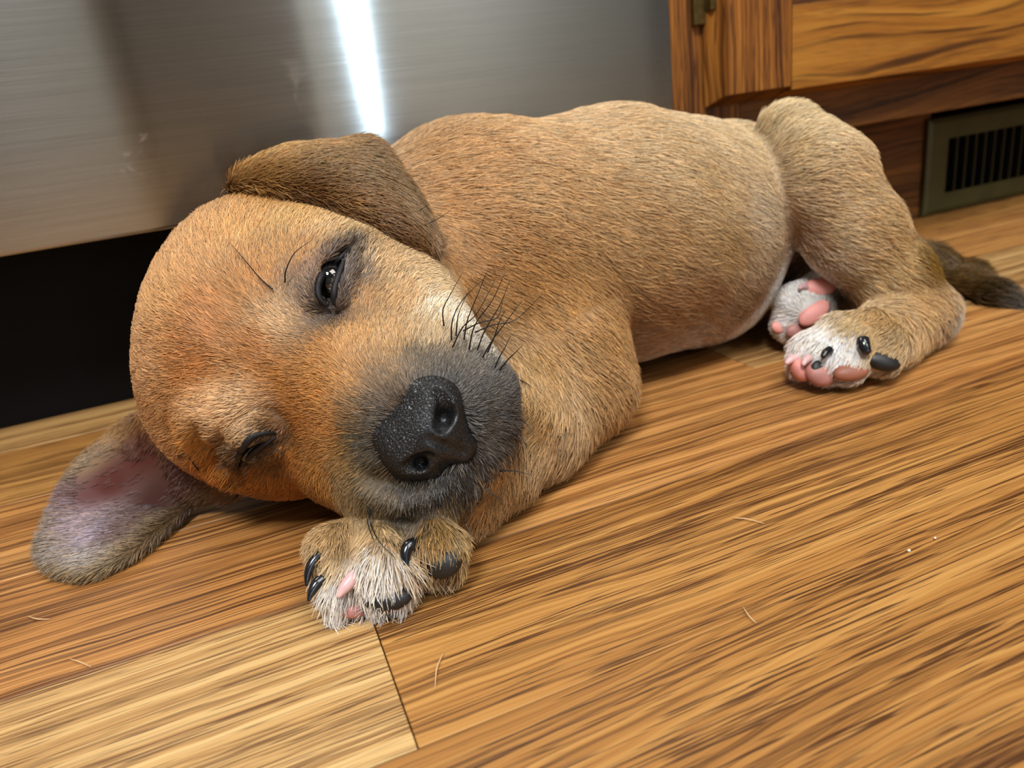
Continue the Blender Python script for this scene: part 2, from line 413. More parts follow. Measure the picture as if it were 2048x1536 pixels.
# trunk
chain([(800, 545, 2.38, 215), (1010, 515, 2.54, 252), (1230, 475, 2.72, 246), (1345, 470, 2.82, 224), (1440, 425, 2.98, 175)], 0.05)
ball(1540, 375, 3.08, 118, 0.10)
ball(1650, 430, 3.12, 85, 0.10)
ball(1425, 560, 2.90, 118, 0.08)
ball(920, 428, 2.50, 172, 0.12)
# shoulder, upper arm, forearm (left foreleg, lying under the chin)
chain([(1020, 600, 2.36, 190), (1130, 700, 2.28, 125)], 0.10)
chain([(1110, 690, 2.33, 115), (1178, 778, 2.26, 84)], 0.10)
chain([(1178, 782, 2.25, 78), (1080, 868, 2.08, 82), (1000, 930, 1.95, 72), (930, 1000, 1.83, 62), (850, 1050, 1.74, 62)], 0.08)
ball(1090, 780, 2.22, 110, 0.10)
# head
ball(528, 682, 2.08, 236, 0.10)
ball(474, 796, 2.04, 166, 0.10)
ball(530, 575, 2.10, 180, 0.10)
ball(690, 610, 2.02, 192, 0.12)
ball(590, 830, 2.02, 165, 0.12)
ball(800, 680, 1.95, 150, 0.12)
chain([(640, 720, 1.93, 165), (790, 800, 1.80, 140)], 0.10)
chain([(780, 790, 1.84, 165), (866, 842, 1.79, 158)], 0.08)
chain([(860, 700, 1.86, 105), (950, 790, 1.79, 88)], 0.06)
chain([(690, 905, 1.86, 112), (790, 945, 1.765, 110), (858, 972, 1.715, 76)], 0.06)
chain([(980, 855, 1.76, 62), (956, 918, 1.73, 56), (905, 972, 1.71, 58)], 0.03)
ball(905, 900, 1.86, 120, 0.06)                                          # lower jaw
# brows and the stop between the eyes
chain([(610, 500, 1.90, 62), (590, 570, 1.86, 55)], 0.07)
chain([(420, 835, 1.80, 60), (480, 830, 1.765, 55)], 0.07)
chain([(700, 560, 1.87, 70), (730, 640, 1.86, 80)], 0.08)
# upper hind leg: knee in the air, shank down to the hock, foot forward on the floor
chain([(1620, 400, 2.95, 80), (1582, 285, 2.78, 66)], 0.03)
chain([(1576, 278, 2.68, 72), (1636, 360, 2.60, 102), (1704, 465, 2.60, 94), (1775, 552, 2.64, 82), (1838, 618, 2.63, 66)], 0.025)
ball(1630, 300, 2.78, 66, 0.06)
chain([(1845, 622, 2.66, 60), (1872, 622, 2.69, 40)], 0.04)
chain([(1835, 632, 2.63, 68), (1770, 672, 2.53, 68), (1715, 690, 2.46, 60)], 0.05)
# lower hind leg, folded behind
chain([(1480, 480, 3.08, 90), (1600, 550, 3.10, 70), (1640, 590, 2.90, 60), (1612, 620, 2.80, 56)], 0.05)
chain([(1540, 440, 3.02, 80), (1625, 530, 2.98, 52)], 0.06)
# tail
chain([(1700, 470, 3.12, 60), (1780, 505, 3.13, 40), (1860, 530, 3.18, 33), (1930, 558, 3.12, 34), (1985, 588, 2.99, 28), (2028, 613, 2.90, 8)], 0.04)
BASE = list(PR)

# toes: (knuckle) -> (toe end)
def toes(lst, k=0.022):
    for p in lst: chain(p, k)
def fl(x, y, z): # point over the floor at height z seen at x, y -> depth
    return float(R[2] @ (on_floor(x, y, z) - CAM))
# front paw
chain([(845, 1062, 1.75, 56), (762, 1098, 1.70, 68)], 0.05)
toes([[(728, 1068, 1.70, 48), (672, 1095, 1.67, 42), (655, 1140, 1.655, 33)],
      [(730, 1090, 1.68, 45), (690, 1165, 1.635, 40), (690, 1195, 1.63, 34)],
      [(765, 1078, 1.68, 50), (772, 1125, 1.62, 52), (775, 1168, 1.615, 48)],
      [(845, 1062, 1.69, 44), (873, 1085, 1.645, 46), (885, 1118, 1.64, 42)]], 0.009)
ball(812, 1118, 1.71, 56, 0.02)
# hind paw (upper leg)
toes([[(1740, 660, 2.44, 48), (1768, 690, 2.39, 44), (1765, 712, 2.375, 38)],
      [(1710, 670, 2.44, 50), (1700, 700, 2.385, 44), (1700, 730, 2.37, 40)],
      [(1690, 680, 2.45, 48), (1655, 712, 2.41, 40), (1650, 738, 2.39, 32)],
      [(1680, 670, 2.47, 48), (1622, 705, 2.45, 38), (1602, 728, 2.44, 26)]], 0.02)
# hind paw (lower leg), sole towards the camera
toes([[(1625, 610, 2.78, 50), (1640, 580, 2.74, 42)],
      [(1615, 610, 2.78, 50), (1600, 612, 2.73, 44), (1630, 618, 2.71, 34)],
      [(1605, 620, 2.80, 48), (1572, 650, 2.74, 32)]], 0.03)
ball(1600, 665, 2.76, 36, 0.04)

# folds and eyes
EYE = []
def eye_at(slit, rb, sink, open_w, lid_u, lid_l):
    base = list(PR)
    D = [hit(x, y, prims=base) for x, y in slit]
    cx = sum(p[0] for p in slit) / len(slit)
    return base, D
E1 = [(697, 497), (680, 520), (662, 545), (652, 572), (655, 596), (664, 606)]
E2 = [(476, 936), (484, 915), (500, 893), (522, 876), (545, 872)]
def carve_eye(slit, opens, lid1, lid2, w1, w2):
    base = list(PR); D = [hit(x, y, prims=base) for x, y in slit]
    L1 = [(x, y, hit(x, y, prims=base)) for x, y in lid1]; L2 = [(x, y, hit(x, y, prims=base)) for x, y in lid2]
    # socket first, then lids raised round it, then the slit cut through them
    for (x, y), d in zip(slit[1:-1], D[1:-1]): ball(x, y, d - 0.02, 34, 0.05, '-')
    chain([(x, y, d + 0.012, w1) for x, y, d in L1], 0.018)
    chain([(x, y, d + 0.012, w2) for x, y, d in L2], 0.018)
    for i in range(len(slit) - 1):
        (xa, ya), (xb, yb) = slit[i], slit[i + 1]
        PR.append(('c', (at(xa, ya, D[i] + 0.012), at(xb, yb, D[i + 1] + 0.012), pxr(opens[i], D[i]), pxr(opens[i + 1], D[i + 1])), 0.012, '-'))
    return D
D1 = carve_eye(E1, [3, 7, 15, 14, 8, 3], [(682, 496), (655, 515), (632, 545), (626, 575), (634, 602)], [(708, 510), (698, 540), (684, 575), (678, 602)], 15, 13)
D2 = carve_eye(E2, [3, 8, 11, 9, 3], [(462, 922), (468, 897), (490, 872), (520, 858), (548, 860)], [(492, 938), (508, 915), (530, 898), (552, 890)], 14, 14)
# creases: forehead to lower brow, the lip line below the nose, lip edge on the right, muzzle/cheek fold
def crease(pts, r, depth, k=0.02):
    base = list(PR)
    q = [(x, y, hit(x, y, prims=base)) for x, y in pts]
    q = [(x, y, d) for x, y, d in q if d]
    for i in range(len(q) - 1):
        PR.append(('c', (at(q[i][0], q[i][1], q[i][2] - depth), at(q[i + 1][0], q[i + 1][1], q[i + 1][2] - depth), pxr(r, q[i][2]), pxr(r, q[i + 1][2])), k, '-'))
crease([(392, 868), (410, 905), (440, 935), (470, 955)], 12, 0.002, 0.03)
crease([(478, 940), (474, 965)], 6, 0.0, 0.02)
crease([(935, 912), (948, 935), (955, 965)], 6, 0.0, 0.02)
crease([(745, 955), (800, 968), (870, 955)], 8, 0.0, 0.03)

crease([(702, 1046), (692, 1095), (682, 1145)], 13, 0.0, 0.02)
crease([(806, 1040), (806, 1085)], 16, 0.004, 0.02)
# room for the nose leather, so that nothing shows inside the nostrils
DN = hit(860, 860)
ball(862, 868, DN + 0.035, 62, 0.03, '-')
ball(838, 900, DN + 0.05, 40, 0.03, '-')

DOG_LO = np.array([-1.3, 0.9, -0.02]); DOG_HI = np.array([3.05, 3.2, 1.1])
def body_sdf(P):
    d = sdf(P) + 0.006
    e = 0.004 - P[:, 2]; k = 0.02
    h = np.maximum(k - np.abs(d - e), 0) / k
    return np.maximum(d, e) + h * h * k / 4
def surface_net(f, lo, hi, h):
    n = np.ceil((hi - lo) / h).astype(int) + 1
    ax = [lo[i] + h * np.arange(n[i]) for i in range(3)]
    G = np.stack(np.meshgrid(*ax, indexing='ij'), -1).reshape(-1, 3)
    V = f(G).reshape(n).astype(np.float32)
    del G
    ins = V < 0
    c = np.zeros(tuple(n - 1), int)
    acc = np.zeros(tuple(n - 1) + (3,), np.float32); cnt = np.zeros(tuple(n - 1), np.float32)
    sl = lambda o: tuple(slice(o[i], n[i] - 1 + o[i]) for i in range(3))
    for a in range(3):
        for b in (0, 1):
            for c2 in (0, 1):
                o0 = [0, 0, 0]; others = [i for i in range(3) if i != a]
                o0[others[0]] = b; o0[others[1]] = c2; o1 = list(o0); o1[a] = 1
                va, vb = V[sl(o0)], V[sl(o1)]
                m_ = (va < 0) != (vb < 0)
                t = np.where(m_, va / np.where(m_, va - vb, 1), 0)
                p = np.zeros(va.shape + (3,), np.float32); p[..., a] = t; p[..., others[0]] = b; p[..., others[1]] = c2
                acc += p * m_[..., None]; cnt += m_
    act = cnt > 0; ids = np.full(act.shape, -1, int); ids[act] = np.arange(act.sum())
    cell = np.argwhere(act); P = lo + h * (cell + acc[act] / cnt[act][:, None])
    Q = []
    for a in range(3):
        b, c2 = [(1, 2), (2, 0), (0, 1)][a]
        s0 = [slice(1, n[i] - 1) for i in range(3)]; s0[a] = slice(0, n[a] - 1); s1 = list(s0); s1[a] = slice(1, n[a])
        i0, i1 = ins[tuple(s0)], ins[tuple(s1)]
        e = np.argwhere(i0 != i1); flip = i1[i0 != i1]
        base = e.copy(); base[:, b] += 1; base[:, c2] += 1
        base = base if True else base
        # edge start grid index = base ; surrounding cells offset -1,0 in b and c2
        def cid(ob, oc):
            q = base.copy(); q[:, b] += ob; q[:, c2] += oc; return ids[q[:, 0], q[:, 1], q[:, 2]]
        quad = np.stack([cid(-1, -1), cid(0, -1), cid(0, 0), cid(-1, 0)], 1)
        quad[flip] = quad[flip][:, ::-1]
        Q.append(quad)
    return P, np.concatenate(Q)
def project(P, f, it=2, lim=0.02):
    for _ in range(it):
        d = f(P); e = 1e-3
        g = np.stack([f(P + np.array(v) * e) - d for v in ((1, 0, 0), (0, 1, 0), (0, 0, 1))], 1) / e
        g2 = np.maximum((g * g).sum(1), 0.25)
        P = P - np.clip(d / g2, -lim, lim)[:, None] * g
    return P
def subdivide(P, Q, sel):
    """split the chosen quads in four; border quads keep their corners and take the extra edge points as n-gons"""
    E = np.sort(np.stack([Q, np.roll(Q, -1, 1)], -1).reshape(-1, 2), 1)
    key = E[:, 0].astype(np.int64) * len(P) + E[:, 1]
    uq, inv = np.unique(key, return_inverse=True); inv = inv.reshape(-1, 4)
    need = np.zeros(len(uq), bool); need[inv[sel].ravel()] = True
    eid = np.full(len(uq), -1); eid[need] = len(P) + np.arange(need.sum())
    ue = np.stack([uq[need] // len(P), uq[need] % len(P)], 1)
    mid = (P[ue[:, 0]] + P[ue[:, 1]]) / 2
    S4 = Q[sel]; cen = P[S4].mean(1); cid = len(P) + len(mid) + np.arange(len(S4))
    me_ = eid[inv[sel]]
    out = [np.stack([S4[:, i], me_[:, i], cid, me_[:, (i + 3) % 4]], 1) for i in range(4)]
    return np.concatenate([P, mid, cen]), np.concatenate(out), Q[~sel], eid[inv[~sel]]
P0, Q0 = surface_net(body_sdf, DOG_LO, DOG_HI, 0.0145)
P0 = project(P0, body_sdf, 2)
def camv(P): return (P - CAM) @ R.T
def pix(P):
    c = camv(P); return np.stack([c[:, 0] / c[:, 2] * F + 1024, c[:, 1] / c[:, 2] * F + 768, c[:, 2]], 1)
def fine_zone(P):
    # round the head and the paws, judged in space: distance to a few centres
    z = np.zeros(len(P), bool)
    for c, r in ((at(600, 700, 1.95), 0.62), (at(860, 850, 1.75), 0.32), (at(770, 1120, 1.66), 0.26), (at(1690, 690, 2.45), 0.28), (at(1610, 620, 2.76), 0.2)):
        z |= np.linalg.norm(P - c, axis=1) < r
    return z
def refine(P, Q):
    sel = fine_zone(P[Q].mean(1))
    P2, A, B, Be = subdivide(P, Q, sel)
    faces = [A]
    reg = (Be < 0).all(1)
    ng = [[v for i in range(4) for v in ((B[k, i], Be[k, i]) if Be[k, i] >= 0 else (B[k, i],))] for k in np.nonzero(~reg)[0]]
    return P2, A, B[reg], ng
P1, A1, B1, NG1 = refine(P0, Q0)
# second split only inside the same zones shrunk: near the camera-side face features
def feat_zone(P):
    z = np.zeros(len(P), bool)
    for c, r in ((at(655, 560, D1[2]), 0.16), (at(510, 900, D2[2]), 0.15), (at(880, 880, 1.64), 0.26), (at(770, 1130, 1.63), 0.2)):
        z |= np.linalg.norm(P - c, axis=1) < r
    return z
P2, A2, B2, Be2 = subdivide(P1, A1, feat_zone(P1[A1].mean(1)))
reg = (Be2 < 0).all(1)
NG2 = [[v for i in range(4) for v in ((B2[k, i], Be2[k, i]) if Be2[k, i] >= 0 else (B2[k, i],))] for k in np.nonzero(~reg)[0]]
P2 = project(P2, body_sdf, 2)
P2[:, 2] = np.maximum(P2[:, 2], 0.0015)
def body_mesh():
    quads = np.concatenate([A2, B2[reg], B1]); ngs = NG1 + NG2
    me = bpy.data.meshes.new('body')
    cnts = np.concatenate([np.full(len(quads), 4), np.array([len(g) for g in ngs], int)]).astype(np.int32)
    flat = np.concatenate([quads.ravel(), np.array([v for g in ngs for v in g], int)]).astype(np.int32)
    me.vertices.add(len(P2)); me.vertices.foreach_set('co', (P2 * S).astype(np.float32).ravel())
    me.loops.add(len(flat)); me.loops.foreach_set('vertex_index', flat)
    me.polygons.add(len(cnts)); me.polygons.foreach_set('loop_start', np.concatenate([[0], np.cumsum(cnts)[:-1]]).astype(np.int32))
    me.update(calc_edges=True); me.validate(); me.shade_smooth()
    return me
pup = empty('puppy', (1.0, 2.1, 0))
tag(pup, 'tan puppy with a black muzzle asleep on its side on the oak floor', 'dog')
bmesh_body = body_mesh()
skin = simple('short_tan_coat_skin', (150, 105, 65), 0.7, spec=0.2)
body = put('body', bmesh_body, skin, pup)
# ------------------------------------------------------------------ colour and lie of the coat (points in space with a colour / a direction)
BVH = BVHTree.FromPolygons([tuple(p) for p in P0], [tuple(map(int, q)) for q in Q0])
def surf(x, y):
    """point and normal of the body seen at photo position x, y"""
    d = R.T @ np.array([(x - 1024) / F, (y - 768) / F, 1.0]); d /= np.linalg.norm(d)
    h = BVH.ray_cast(Vector(CAM), Vector(d))
    if h[0] is None:
        h = BVH.find_nearest(Vector(at(x, y, 2.4)))
    return np.array(h[0]), np.array(h[1])
def field(anchors, conv, power=4.0, eps=0.03):
    A = np.array([surf(a[0], a[1])[0] if not hasattr(a[0], '__len__') else a[0] for a in anchors])
    C = np.array([conv(a) for a in anchors])
    def f(P):
        out = np.empty((len(P), C.shape[1]))
        for s in range(0, len(P), 50000):
            q = P[s:s + 50000]
            w = 1.0 / (((q[:, None, :] - A[None]) ** 2).sum(-1) + eps * eps) ** (power / 2)
            out[s:s + 50000] = (w @ C) / w.sum(1, keepdims=True)
        return out
    return f
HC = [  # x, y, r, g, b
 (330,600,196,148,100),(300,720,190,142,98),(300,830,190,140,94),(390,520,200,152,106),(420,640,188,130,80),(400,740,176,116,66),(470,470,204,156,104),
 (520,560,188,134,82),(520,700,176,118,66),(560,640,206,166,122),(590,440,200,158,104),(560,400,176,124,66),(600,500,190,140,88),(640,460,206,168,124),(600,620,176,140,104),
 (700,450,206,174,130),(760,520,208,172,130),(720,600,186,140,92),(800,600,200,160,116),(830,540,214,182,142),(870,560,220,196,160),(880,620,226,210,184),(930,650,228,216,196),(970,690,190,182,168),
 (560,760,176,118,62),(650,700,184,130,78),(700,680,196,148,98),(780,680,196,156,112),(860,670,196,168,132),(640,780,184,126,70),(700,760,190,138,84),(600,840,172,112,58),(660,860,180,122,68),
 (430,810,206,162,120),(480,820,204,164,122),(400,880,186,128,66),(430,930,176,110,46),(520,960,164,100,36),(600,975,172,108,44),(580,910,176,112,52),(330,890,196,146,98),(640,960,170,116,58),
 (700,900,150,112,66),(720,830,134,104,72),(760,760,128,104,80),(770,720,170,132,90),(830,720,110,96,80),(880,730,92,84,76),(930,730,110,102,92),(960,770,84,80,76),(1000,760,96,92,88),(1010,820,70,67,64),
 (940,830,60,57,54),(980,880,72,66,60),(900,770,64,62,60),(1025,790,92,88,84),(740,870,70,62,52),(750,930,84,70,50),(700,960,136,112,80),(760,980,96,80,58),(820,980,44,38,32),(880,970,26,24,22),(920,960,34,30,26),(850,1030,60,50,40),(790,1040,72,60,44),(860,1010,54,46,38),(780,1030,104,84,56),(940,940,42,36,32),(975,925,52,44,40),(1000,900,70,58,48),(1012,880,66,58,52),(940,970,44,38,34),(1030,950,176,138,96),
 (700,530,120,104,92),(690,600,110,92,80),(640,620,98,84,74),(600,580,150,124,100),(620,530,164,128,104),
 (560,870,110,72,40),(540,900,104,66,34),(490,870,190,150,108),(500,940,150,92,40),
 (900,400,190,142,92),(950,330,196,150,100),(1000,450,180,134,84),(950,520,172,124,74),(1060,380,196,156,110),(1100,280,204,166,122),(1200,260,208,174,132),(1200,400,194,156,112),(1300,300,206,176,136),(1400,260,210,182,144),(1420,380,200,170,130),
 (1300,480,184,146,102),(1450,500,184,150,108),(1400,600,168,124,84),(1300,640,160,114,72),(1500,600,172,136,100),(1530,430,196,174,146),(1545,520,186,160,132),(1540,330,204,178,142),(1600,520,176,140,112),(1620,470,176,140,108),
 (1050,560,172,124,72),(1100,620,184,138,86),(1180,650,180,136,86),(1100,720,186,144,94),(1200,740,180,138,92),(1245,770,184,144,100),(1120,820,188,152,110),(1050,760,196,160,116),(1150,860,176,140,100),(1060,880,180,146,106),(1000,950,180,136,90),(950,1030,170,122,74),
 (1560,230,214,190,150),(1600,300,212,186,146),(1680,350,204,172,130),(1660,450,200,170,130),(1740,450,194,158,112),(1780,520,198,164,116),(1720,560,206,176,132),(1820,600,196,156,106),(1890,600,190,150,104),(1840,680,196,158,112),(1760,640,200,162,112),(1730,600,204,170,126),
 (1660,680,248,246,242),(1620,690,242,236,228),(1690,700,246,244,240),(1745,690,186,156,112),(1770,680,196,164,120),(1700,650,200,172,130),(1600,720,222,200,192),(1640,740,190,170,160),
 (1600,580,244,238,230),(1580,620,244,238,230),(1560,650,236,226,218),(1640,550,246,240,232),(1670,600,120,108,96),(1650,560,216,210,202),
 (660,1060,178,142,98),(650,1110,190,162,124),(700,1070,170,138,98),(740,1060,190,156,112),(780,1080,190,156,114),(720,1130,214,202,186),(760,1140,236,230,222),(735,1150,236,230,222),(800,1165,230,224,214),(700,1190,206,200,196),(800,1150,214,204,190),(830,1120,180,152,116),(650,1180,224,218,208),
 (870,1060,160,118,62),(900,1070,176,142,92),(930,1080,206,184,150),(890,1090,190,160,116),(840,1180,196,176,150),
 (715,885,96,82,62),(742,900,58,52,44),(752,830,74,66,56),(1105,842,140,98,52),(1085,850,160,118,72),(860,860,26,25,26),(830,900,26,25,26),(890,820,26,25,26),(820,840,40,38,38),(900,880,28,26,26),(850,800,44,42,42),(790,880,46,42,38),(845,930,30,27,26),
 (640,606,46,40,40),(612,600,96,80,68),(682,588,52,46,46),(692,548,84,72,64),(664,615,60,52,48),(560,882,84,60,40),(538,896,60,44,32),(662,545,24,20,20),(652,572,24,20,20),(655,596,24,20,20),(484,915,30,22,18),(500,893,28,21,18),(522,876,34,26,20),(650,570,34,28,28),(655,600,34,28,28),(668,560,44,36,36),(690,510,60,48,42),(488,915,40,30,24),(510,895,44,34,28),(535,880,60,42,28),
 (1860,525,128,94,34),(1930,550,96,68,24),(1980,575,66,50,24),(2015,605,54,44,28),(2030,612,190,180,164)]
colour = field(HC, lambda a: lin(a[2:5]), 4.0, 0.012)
HF = [  # x, y, direction of the hair in the picture, root to tip
 (300,700,-1,-.15),(300,600,-.8,-.6),(380,500,-.5,-.9),(420,620,-.8,-.6),(420,760,-1,.05),(330,820,-1,.3),(500,480,-.1,-1),(560,560,-.3,-1),(500,660,-.9,-.5),(600,430,.1,-1),(560,700,-1,-.3),(600,780,-1,.1),(520,760,-1,.0),
 (640,660,-.8,-.5),(700,450,.5,-.9),(760,560,.5,-.8),(700,640,-.1,-1),(740,700,-.2,-1),(820,620,.4,-1),(860,560,.9,-.7),(900,640,.5,-1),(960,700,.6,-.9),(830,700,.1,-1),(700,780,-.8,-.5),(660,860,-1,.1),
 (430,840,-1,.1),(480,850,-.8,.6),(330,890,-.9,.5),(420,930,-.6,.9),(560,940,-.5,.9),(620,900,-.9,.4),(650,960,-.5,.9),(700,920,-.9,.5),(740,840,-1,-.1),(720,980,-.5,.9),(760,930,-.8,.6),(780,1020,-.2,1),(850,1000,.0,1),(900,1000,.3,1),
 (780,760,-.5,-.8),(880,730,.3,-1),(940,760,.7,-.7),(1010,760,.9,-.6),(1000,840,1,.1),(960,860,1,.1),(1000,920,.7,.8),(950,960,.4,1),
 (900,350,1,-.1),(950,500,1,.35),(1050,400,1,.1),(1100,280,1,-.05),(1250,300,1,.0),(1200,450,1,.15),(1400,300,1,.05),(1400,450,1,.2),(1350,600,1,.35),(1500,560,.8,.6),(1500,350,1,.15),(1300,680,1,.2),
 (1050,600,.9,.6),(1150,660,.8,.7),(1200,740,.9,.5),(1100,760,.3,1),(1240,790,.5,.5),(1060,850,-.6,.7),(1120,860,-.3,.6),(980,960,-.5,.8),(930,1040,-.3,1),
 (1560,240,.9,-.3),(1600,320,1,.1),(1660,420,1,.15),(1740,480,1,.3),(1760,560,.9,.5),(1820,600,.8,.7),(1880,620,.6,.7),(1830,680,-.3,.6),(1760,660,-.7,.6),(1700,680,-.3,1),(1620,690,-.5,.9),(1600,600,-.4,-.9),(1570,640,-.9,.2),(1640,560,.2,-1),
 (700,1052,-.1,1),(770,1060,0,1),(870,1052,.1,1),(925,1062,.3,1),(975,920,.7,.8),(900,985,.3,1),
 (660,1080,-.3,1),(740,1080,.0,1),(700,1140,-.1,1),(780,1140,.15,1),(880,1070,.15,1),(840,1140,.3,1),(930,1080,.5,.9),
 (1860,525,1,.3),(1950,565,1,.5),(2020,605,1,.6)]
def _flow(a):
    v = R.T @ np.array([a[2], a[3], 0.0]); n = surf(a[0], a[1])[1]
    v = v - n * (v @ n); return v / (np.linalg.norm(v) + 1e-9)
flow = field(HF, _flow, 3.0, 0.03)
LEN = [(400,600,.034),(560,760,.026),(700,500,.03),(700,760,.02),(880,740,.018),(880,980,.022),(960,900,.026),(900,640,.03),(400,900,.036),(500,960,.034),(700,960,.028),(520,400,.05),(650,560,.012),(560,890,.014),(640,620,.012),
 (900,400,.05),(1200,400,.055),(1400,400,.055),(1400,650,.045),(1100,650,.05),(1240,780,.05),(1060,880,.055),(1600,300,.045),(1740,480,.05),(1850,600,.045),(1680,680,.035),(1600,600,.022),(740,1080,.036),(720,1170,.06),(800,1160,.065),(890,1080,.045),(1900,545,.06),(2025,610,.075)]
length = field(LEN, lambda a: [a[2] * 1.15], 4.0, 0.02)

def colour_attr(me, V, fn, name='tint'):
    a = me.color_attributes.new(name, 'FLOAT_COLOR', 'POINT')
    c = np.ones((len(V), 4), np.float32); c[:, :3] = np.clip(fn(V), 0, 1)
    a.data.foreach_set('color', c.ravel())
def attr_mat(name, rough=0.6, spec=0.3, mul=1.0, bump=None):
    mt, nt, b = new_mat(name)
    a = node(nt, 'ShaderNodeAttribute', attribute_name='tint')
    c = mixc(nt, 1.0, a.outputs['Color'], (mul, mul, mul), 'MULTIPLY')
    nt.links.new(c, b.inputs['Base Color'])
    b.inputs['Roughness'].default_value = rough; b.inputs['Specular IOR Level'].default_value = spec
    if bump:
        tc = node(nt, 'ShaderNodeTexCoord')
        n = node(nt, 'ShaderNodeTexNoise', {'Vector': tc.outputs['Object'], 'Scale': bump / S, 'Detail': 3.0})
        bp = node(nt, 'ShaderNodeBump', {'Height': n.outputs[0], 'Strength': 0.4, 'Distance': 0.004 * S})
        nt.links.new(bp.outputs[0], b.inputs['Normal'])
    return mt
skin_mat = attr_mat('coat_skin', 0.8, 0.1, 0.75)
def hair_mat():
    mt, nt, b = new_mat('coat_hair')
    a = node(nt, 'ShaderNodeAttribute', attribute_name='tint')
    hi = node(nt, 'ShaderNodeHairInfo')
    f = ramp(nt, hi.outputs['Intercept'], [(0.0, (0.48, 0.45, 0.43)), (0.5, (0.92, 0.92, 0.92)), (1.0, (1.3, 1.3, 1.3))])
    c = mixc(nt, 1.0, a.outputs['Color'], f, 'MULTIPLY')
    nt.links.new(c, b.inputs['Base Color'])
    b.inputs['Roughness'].default_value = 0.42; b.inputs['Specular IOR Level'].default_value = 0.45
    return mt
hairm = hair_mat()

bmesh_body.materials.clear(); bmesh_body.materials.append(skin_mat)
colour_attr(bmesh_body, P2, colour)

TINT = np.array([0.93, 0.94, 0.84])
AVOID = []                    # (point, radius): bare skin
def grow(name, parent, V, T, count, flow_f, col_f, len_f, weight=None, lift=0.20, rad=0.0011, wave=0.13, jitter=0.014, npt=5, seed=1, spread=0.08):
    """short hairs rooted on triangles T of V, lying along flow_f; one object per coat"""
    r = np.random.default_rng(seed)
    A, B, C = V[T[:, 0]], V[T[:, 1]], V[T[:, 2]]
    cr = np.cross(B - A, C - A); ar = np.linalg.norm(cr, axis=1) / 2
    w = ar * (weight((A + B + C) / 3, cr / (2 * ar[:, None] + 1e-12)) if weight else 1.0)
    N_ = np.zeros_like(V); 
    for i in range(3): np.add.at(N_, T[:, i], cr)
    N_ /= np.linalg.norm(N_, axis=1, keepdims=True) + 1e-12
    k = r.choice(len(T), count, p=w / w.sum())
    u, v = r.random(count), r.random(count); sw = u + v > 1; u[sw] = 1 - u[sw]; v[sw] = 1 - v[sw]
    P = A[k] + u[:, None] * (B[k] - A[k]) + v[:, None] * (C[k] - A[k])
    n = N_[T[k, 0]] * (1 - u - v)[:, None] + N_[T[k, 1]] * u[:, None] + N_[T[k, 2]] * v[:, None]
    n /= np.linalg.norm(n, axis=1, keepdims=True) + 1e-12
    keep = np.ones(count, bool)
    for c, rr in AVOID: keep &= np.linalg.norm(P - c, axis=1) > rr * (0.85 + 0.3 * r.random(count))
    P, n = P[keep], n[keep]; m_ = len(P)
    t = flow_f(P)
    t += spread * r.normal(size=(m_, 3))
    # slow sideways waves so the coat parts into locks
    ph = P @ np.array([[41, 17, 13], [-23, 31, 21], [11, -27, 37]]).T
    side = np.cross(n, t)
    wv = np.sin(ph[:, 0]) * 0.5 + np.sin(ph[:, 1] * 1.7 + 1) * 0.3 + np.sin(ph[:, 2] * 2.9 + 2) * 0.25
    t = t + wave * wv[:, None] * side
    t -= n * (t * n).sum(1, keepdims=True); t /= np.linalg.norm(t, axis=1, keepdims=True) + 1e-9
    L = len_f(P)[:, 0] * r.uniform(0.6, 1.25, m_)
    lf = lift * r.uniform(0.5, 1.5, m_) + 0.04 * np.sin(ph[:, 2] * 1.3 + ph[:, 0])
    s = np.linspace(0, 1, npt)
    pts = P[:, None, :] + L[:, None, None] * (s[None, :, None] * t[:, None, :] + (lf[:, None] * (s[None] - 0.55 * s[None] ** 2))[..., None] * n[:, None, :])
    cur = side / (np.linalg.norm(side, axis=1, keepdims=True) + 1e-9) * (L * r.normal(0, 0.12, m_))[:, None]
    pts += (s[None] ** 2)[..., None] * cur[:, None, :]
    pts[..., 2] = np.maximum(pts[..., 2], 0.0012)
    colr = np.clip(col_f(P + r.normal(0, jitter, P.shape)), 0, 1)
    sat = np.clip((colr.max(1) - colr.min(1)) / (colr.max(1) + 1e-6) * 1.5 - 0.35, 0, 1)[:, None]
    colr = colr * (1 - (1 - TINT) * sat)
    dark = np.clip(1 - colr.max(1) / 0.16, 0, 1); pale = (r.random(m_) < 0.22) * dark
    colr = colr + pale[:, None] * np.array([0.11, 0.095, 0.075])
    g = r.normal(0, 1, m_)
    colr = colr * np.exp(0.20 * g)[:, None] * (1 + np.array([0.05, 0, -0.08]) * r.normal(0, 1, (m_, 1)))
    cu = bpy.data.hair_curves.new(name)
    cu.add_curves([npt] * m_)
    cu.attributes['position'].data.foreach_set('vector', (pts * S).astype(np.float32).ravel())
    ra = cu.attributes.get('radius') or cu.attributes.new('radius', 'FLOAT', 'POINT')
    rv = (rad * S * np.array([1.0, 1.0, 0.85, 0.6, 0.2])[None, :npt] * r.uniform(0.7, 1.3, m_)[:, None]).astype(np.float32)
    ra.data.foreach_set('value', rv.ravel())
    ca = cu.attributes.new('tint', 'FLOAT_COLOR', 'CURVE')
    cc = np.ones((m_, 4), np.float32); cc[:, :3] = np.clip(colr, 0, 1)
    ca.data.foreach_set('color', cc.ravel())
    cu.materials.append(hairm)
    o = bpy.data.objects.new(name, cu); col.objects.link(o); o.parent = parent
    o['kind'] = 'stuff'
    return o
def tris(me):
    me.calc_loop_triangles()
    t = np.empty(len(me.loop_triangles) * 3, np.int32); me.loop_triangles.foreach_get('vertices', t); return t.reshape(-1, 3)
